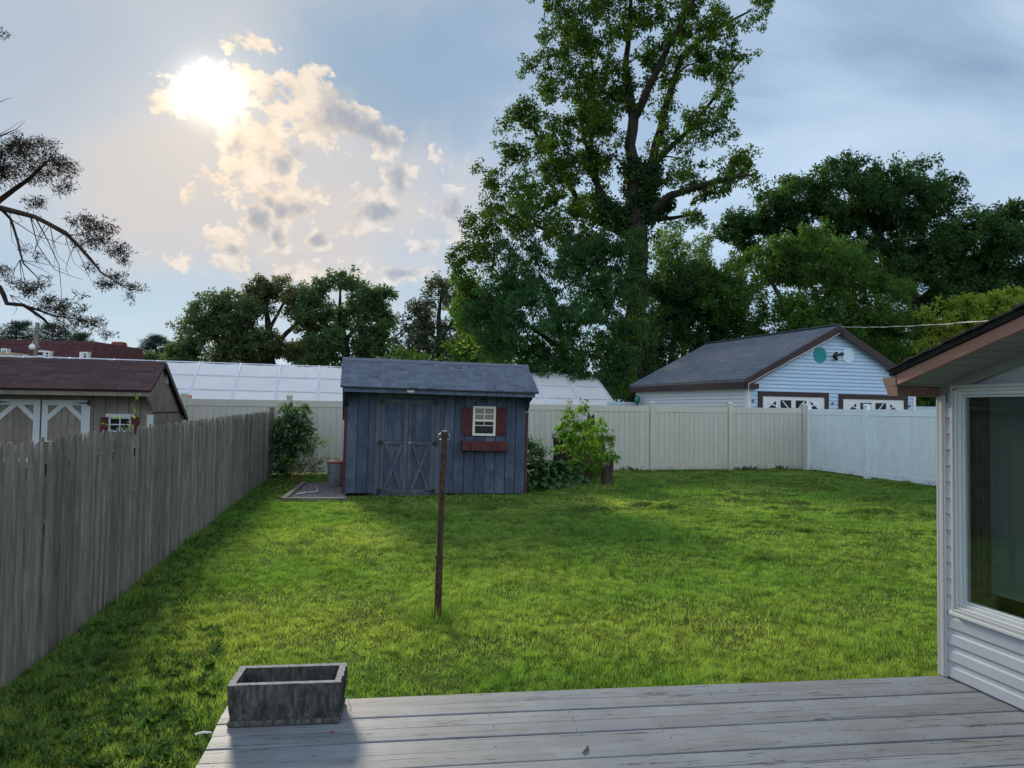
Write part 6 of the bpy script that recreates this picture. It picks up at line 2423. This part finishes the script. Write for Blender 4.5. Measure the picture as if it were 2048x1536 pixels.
# vine growing up over the picket fence in front of the taupe shed
def vine():
    pts = [(236, 870, 7.3), (250, 850, 7.3), (262, 838, 7.3), (266, 820, 7.3), (270, 802, 7.3), (274, 790, 7.3)]
    P = [at(*p) for p in pts]
    root = empty('vine', (P[0].x, P[0].y, 0))
    tag(root, 'thin climbing vine shoot rising above the picket fence before the taupe shed window', 'plant')
    off = Vector((P[0].x, P[0].y, 0))
    mb = MB().tube([Vector((0, 0, 0))] + [p - off for p in P], .004, 5)
    mb.tube([at(225, 868, 7.3) - off, at(218, 852, 7.3) - off, at(207, 846, 7.3) - off], .003, 5)
    mb.tube([at(195, 870, 7.0) - off, at(190, 860, 7.0) - off, at(187, 856, 7.0) - off], .003, 5)
    mb.build('stems', m_twig, root)
    cs = [np.array(at(x, y, 7.3)) for (x, y) in ((276, 790), (272, 797), (268, 815), (267, 828), (258, 845), (232, 833), (212, 850), (206, 846), (242, 856), (262, 852))]
    me = card_mesh('foliage', *leaves(np.array(cs), np.full(len(cs), .02), 4, .036, .024, .3, .8, .3, .7))
    link('foliage', me, L_BRIGHT, root, -off)


vine()

# ------------------------------------------------------------------ grass
def inside_poly(x, y, poly):
    ins = np.zeros(len(x), bool)
    n = len(poly)
    for i in range(n):
        x0, y0 = poly[i]
        x1, y1 = poly[(i + 1) % n]
        c = ((y0 > y) != (y1 > y)) & (x < (x1 - x0) * (y - y0) / (y1 - y0 + 1e-12) + x0)
        ins ^= c
    return ins


def pt2(v):
    return (v.x, v.y)


fence_a, fence_b = Vector((-2.60, 2.66, 0)), Vector((-5.82, 17.4, 0))
shed_pts = [SHED_M @ Vector(p) for p in ((-.03, -.02, 0), (SHED_W + .03, -.02, 0), (SHED_W + .03, 2.5, 0), (-.03, 2.5, 0))]
deck_pts = [DECK_M @ Vector(p) for p in ((-.62, .03, 0), (4.3, .03, 0), (4.3, -6.2, 0), (.52, -6.2, 0))]
_l0, _l1 = DECK_M.inverted() @ LE0, DECK_M.inverted() @ LE1
_e = (_l0 - _l1) / (_l0.y - _l1.y)
deck_pts[0] = DECK_M @ Vector((_l0.x + (.03 - _l0.y) * _e.x, .03, 0))
deck_pts[3] = DECK_M @ Vector((_l0.x + (-6.2 - _l0.y) * _e.x, -6.2, 0))
grav_pts = [onz(566, 1000, .02), onz(692, 1000, .02), onz(692, 962, .02), onz(610, 966, .02)]
YARD = [pt2(fence_a), (-2.6, 2.2), (12, 2.2), pt2(white_pts[3]), pt2(white_pts[1] + Vector((-.1, 0, 0))), (corner.x - .05, corner.y - .06), pt2(tan_pts[0] + Vector((0, -.05, 0))), (-8.6, 17.0), pt2(fence_b)]


def allowed(x, y):
    ok = inside_poly(x, y, YARD)
    ok &= ~inside_poly(x, y, [pt2(p) for p in shed_pts])
    ok &= ~inside_poly(x, y, [pt2(p) for p in deck_pts])
    ok &= ~inside_poly(x, y, [pt2(p) for p in grav_pts])
    # the near house
    hp = [HOUSE_M @ Vector(p) for p in ((-.02, -.02, 0), (6, -.02, 0), (6, 4.2, 0), (-.02, 4.2, 0))]
    ok &= ~inside_poly(x, y, [pt2(p) for p in hp])
    return ok


def scatter(y0, y1, n):
    """points in the viewed wedge between two depths"""
    y = np.sqrt(RNG.random(n) * (y1 ** 2 - y0 ** 2) + y0 ** 2)
    x = (RNG.random(n) * 1.66 - .80) * y + RNG.uniform(-1, 1, n) * .3
    k = allowed(x, y)
    return x[k], y[k]


def grass():
    B, A, S, LL, WW, T = [], [], [], [], [], []
    for (y0, y1, n, L, W) in ((2.3, 5.0, 230000, .042, .0045), (5.0, 8.0, 340000, .040, .0058), (8.0, 12.5, 450000, .040, .0085), (12.5, 22.0, 460000, .042, .0125)):
        x, y = scatter(y0, y1, n)
        thin = fbm(x * 1.9 + 71, y * 1.9 + 23, 4)
        keep = RNG.random(len(x)) < np.clip((thin - .28) * 5.5, .4, 1)
        x, y = x[keep], y[keep]
        N = len(x)
        z = ground_z(x, y)
        big = fbm(x * .55 + 3, y * .55 + 8, 4)
        mid = fbm(x * 2.3 + 13, y * 2.3 + 5, 3)
        tuft = np.clip((fbm(x * 3.7 + 40, y * 3.7 + 2, 3) - .54) * 5, 0, 1)
        a = rand_unit(N)
        a[:, 2] = np.abs(a[:, 2]) + RNG.uniform(.5, 1.6, N)
        a = unit(a)
        th = RNG.random(N) * 2 * math.pi
        s = np.stack([np.cos(th), np.sin(th), np.zeros(N)], 1)
        far_rough = np.clip((y - 8) / 6, 0, 1) * np.clip((x + 1.5) / 3, 0, 1)
        fine = fbm(x * 15 + 11, y * 15 + 77, 3)
        fine = np.clip((fine - .5) * 2.2 + .5, 0, 1)
        ln = (.62 + .76 * fine) * L * RNG.uniform(.55, 1.25, N) * (.8 + .55 * tuft + .45 * far_rough * tuft)
        # longer and darker beside the pickets
        dx, dy = fence_b.x - fence_a.x, fence_b.y - fence_a.y
        dl = math.hypot(dx, dy)
        df = np.abs((x - fence_a.x) * dy - (y - fence_a.y) * dx) / dl
        edge = np.clip(1 - df / .45, 0, 1)
        ln *= 1 + .8 * edge
        dback = np.abs(y - 19.07 - .243 * x) / 1.03
        ln *= 1 + 1.6 * np.clip(1 - dback / .35, 0, 1) * np.clip((fine - .3) * 3, 0, 1)
        B.append(np.stack([x, y, z - .004], 1))
        A.append(a)
        S.append(s)
        LL.append(ln)
        WW.append(W * RNG.uniform(.7, 1.3, N))
        t = np.zeros((N, 3))
        t[:, 0] = np.clip(.62 + (fine - .5) * .70 + (mid - .5) * .5 - .16 * tuft - .08 * edge + RNG.normal(0, .14, N), .10, 1.2)
        t[:, 1] = np.clip((big - .5) * 2.6 + .42 + RNG.normal(0, .16, N) - .3 * edge - .25 * tuft, 0, 1)
        dry = RNG.random(N) < .05
        t[dry, 1] = 1.0
        t[dry, 0] = 1.0
        T.append(t)
    # clumps of clippings left by the mower
    nc = 520
    cy_ = RNG.uniform(7.5, 19.5, nc)
    cx_ = RNG.uniform(-.5, 1, nc) * .62 * cy_
    kk = allowed(cx_, cy_) & (fbm(cx_ * .9 + 5, cy_ * .9 + 61, 3) > .47)
    cx_, cy_ = cx_[kk], cy_[kk]
    rr = RNG.uniform(.05, .20, len(cx_)) * (.5 + cy_ / 24)
    m = 85
    idx = np.repeat(np.arange(len(cx_)), m)
    N = len(idx)
    th, rad_ = RNG.random(N) * 2 * math.pi, np.sqrt(RNG.random(N))
    x = cx_[idx] + np.cos(th) * rad_ * rr[idx] * 1.6
    y = cy_[idx] + np.sin(th) * rad_ * rr[idx] * .7
    hgt = .32 * rr[idx] * (1 - rad_ ** 2) + .02
    B.append(np.stack([x, y, ground_z(x, y) + hgt * RNG.random(N)], 1))
    a = rand_unit(N)
    a[:, 2] = np.abs(a[:, 2]) * .5
    A.append(unit(a))
    th = RNG.random(N) * 2 * math.pi
    S.append(np.stack([np.cos(th), np.sin(th), np.zeros(N)], 1))
    LL.append(RNG.uniform(.05, .11, N))
    WW.append(RNG.uniform(.008, .016, N))
    t = np.zeros((N, 3))
    dk_ = RNG.uniform(.02, .5, len(cx_))
    t[:, 0] = np.clip(dk_[idx] + RNG.normal(0, .1, N), 0, 1)
    t[:, 1] = np.clip(RNG.random(len(cx_))[idx] * .5 + RNG.random(N) * .3, 0, 1)
    T.append(t)
    cat = np.concatenate
    me = card_mesh('grass', cat(B), cat(A), cat(S), cat(LL), cat(WW), cat(T), tri=True)
    o = link('grass', me, L_GRASS)
    tag(o, kind='stuff')
    o['label'] = 'short mown green grass of the back yard lawn'


grass()


def weeds():
    """broad leaved ground cover along the pickets and in the left foreground"""
    pts = []
    d = fence_b - fence_a
    for k in range(2300):
        u = random.random() ** .8
        off = abs(random.gauss(0, .22)) + .03
        p = fence_a + d * u
        pts.append((p.x + off, p.y + random.uniform(-.1, .1)))
    for k in range(700):                                    # corner behind the gravel
        q = onz(random.uniform(545, 690), random.uniform(925, 1000), 0)
        pts.append((q.x, q.y))
    for k in range(800):                                    # left foreground
        q = onz(random.uniform(0, 440), random.uniform(1250, 1536), 0)
        pts.append((q.x, q.y))
    for k in range(0):                                    # scattered clover in the lawn
        q = onz(random.uniform(200, 1850), random.uniform(1000, 1400), 0)
        pts.append((q.x, q.y))
    pts = np.array(pts)
    k = allowed(pts[:, 0], pts[:, 1])
    pts = pts[k]
    c = np.stack([pts[:, 0], pts[:, 1], ground_z(pts[:, 0], pts[:, 1]) + .02], 1)
    n = len(c)
    sz = RNG.uniform(.4, 1.0, n) * np.where(RNG.random(n) < .10, 1.5, 1.0)
    m = 9
    idx = np.repeat(np.arange(n), m)
    N = len(idx)
    th = RNG.random(N) * 2 * math.pi
    up = RNG.uniform(.25, 1.1, N)
    ax = unit(np.stack([np.cos(th), np.sin(th), up], 1))
    side = unit(np.stack([-np.sin(th), np.cos(th), RNG.normal(0, .25, N)], 1))
    t = np.zeros((N, 3))
    t[:, 0] = np.clip(RNG.uniform(.15, .85, n)[idx] + RNG.normal(0, .15, N), .05, 1.2)
    t[:, 1] = np.clip(RNG.random(n)[idx] + RNG.normal(0, .2, N), 0, 1)
    me = card_mesh('weeds', c[idx] - np.array([0, 0, .02]) + RNG.normal(0, .012, (N, 3)) * np.array([1, 1, 0]), ax, side, .060 * sz[idx] * RNG.uniform(.5, 1.3, N), .026 * sz[idx], t)
    o = link('weeds', me, L_WEED)
    tag(o, kind='stuff')
    o['label'] = 'broad leaved weeds along the picket fence and deck edge'


weeds()


def tuft(label, px, py, n, h, mat=L_GRASS, r=.10):
    b = onz(px, py, 0)
    root_z = gz(b.x, b.y)
    x = RNG.normal(0, r * .5, n)
    y = RNG.normal(0, r * .5, n)
    base = np.stack([x, y, np.zeros(n)], 1)
    a = rand_unit(n) * .5
    a[:, 2] = 1
    a[:, :2] += base[:, :2] * 4
    a = unit(a)
    th = RNG.random(n) * 6.28
    s = np.stack([np.cos(th), np.sin(th), np.zeros(n)], 1)
    t = np.zeros((n, 3))
    t[:, 0] = RNG.uniform(.2, .6, n)
    t[:, 1] = RNG.uniform(0, .35, n)
    me = card_mesh('grass_tuft', base, a, s, h * RNG.uniform(.5, 1.2, n), np.full(n, .007), t, tri=True)
    o = link('grass_tuft', me, mat, None, (b.x, b.y, root_z))
    tag(o, label, 'grass tuft')


tuft('tall unmown grass tuft round the foot of the clothesline pole', 873, 1243, 520, .15, r=.22)
tuft('dark green grass tuft alone in the lawn right of the pole', 1117, 1090, 220, .14, r=.16)
for (px, lab) in ((1478, 'leafy weed at the foot of the tan fence just left of the middle post'), (1500, 'tall leafy weed at the foot of the last tan fence panel'), (1555, 'low leafy weed near the right end of the tan fence'), (1263, 'small weed at the tan fence foot right of the cut stump')):
    b = onz(px, 942, 0)
    q = fence_pt(px)
    n = 26
    th = RNG.random(n) * 6.28
    ax = unit(np.stack([np.cos(th), np.sin(th), RNG.uniform(.4, 1.4, n)], 1))
    sd2 = unit(np.stack([-np.sin(th), np.cos(th), np.zeros(n)], 1))
    t = np.zeros((n, 3))
    t[:, 0] = RNG.uniform(.1, .4, n)
    t[:, 1] = RNG.random(n) * .4
    me = card_mesh('weed_plant', RNG.normal(0, .05, (n, 3)) * np.array([2.2, .6, .5]) + np.array([0, 0, .04]), ax, sd2, RNG.uniform(.08, .2, n), np.full(n, .045), t)
    o = link('weed_plant', me, L_WEED, None, (q.x, q.y - .14, gz(q.x, q.y - .14)))
    tag(o, lab, 'weed', 'weeds at the foot of the tan fence')
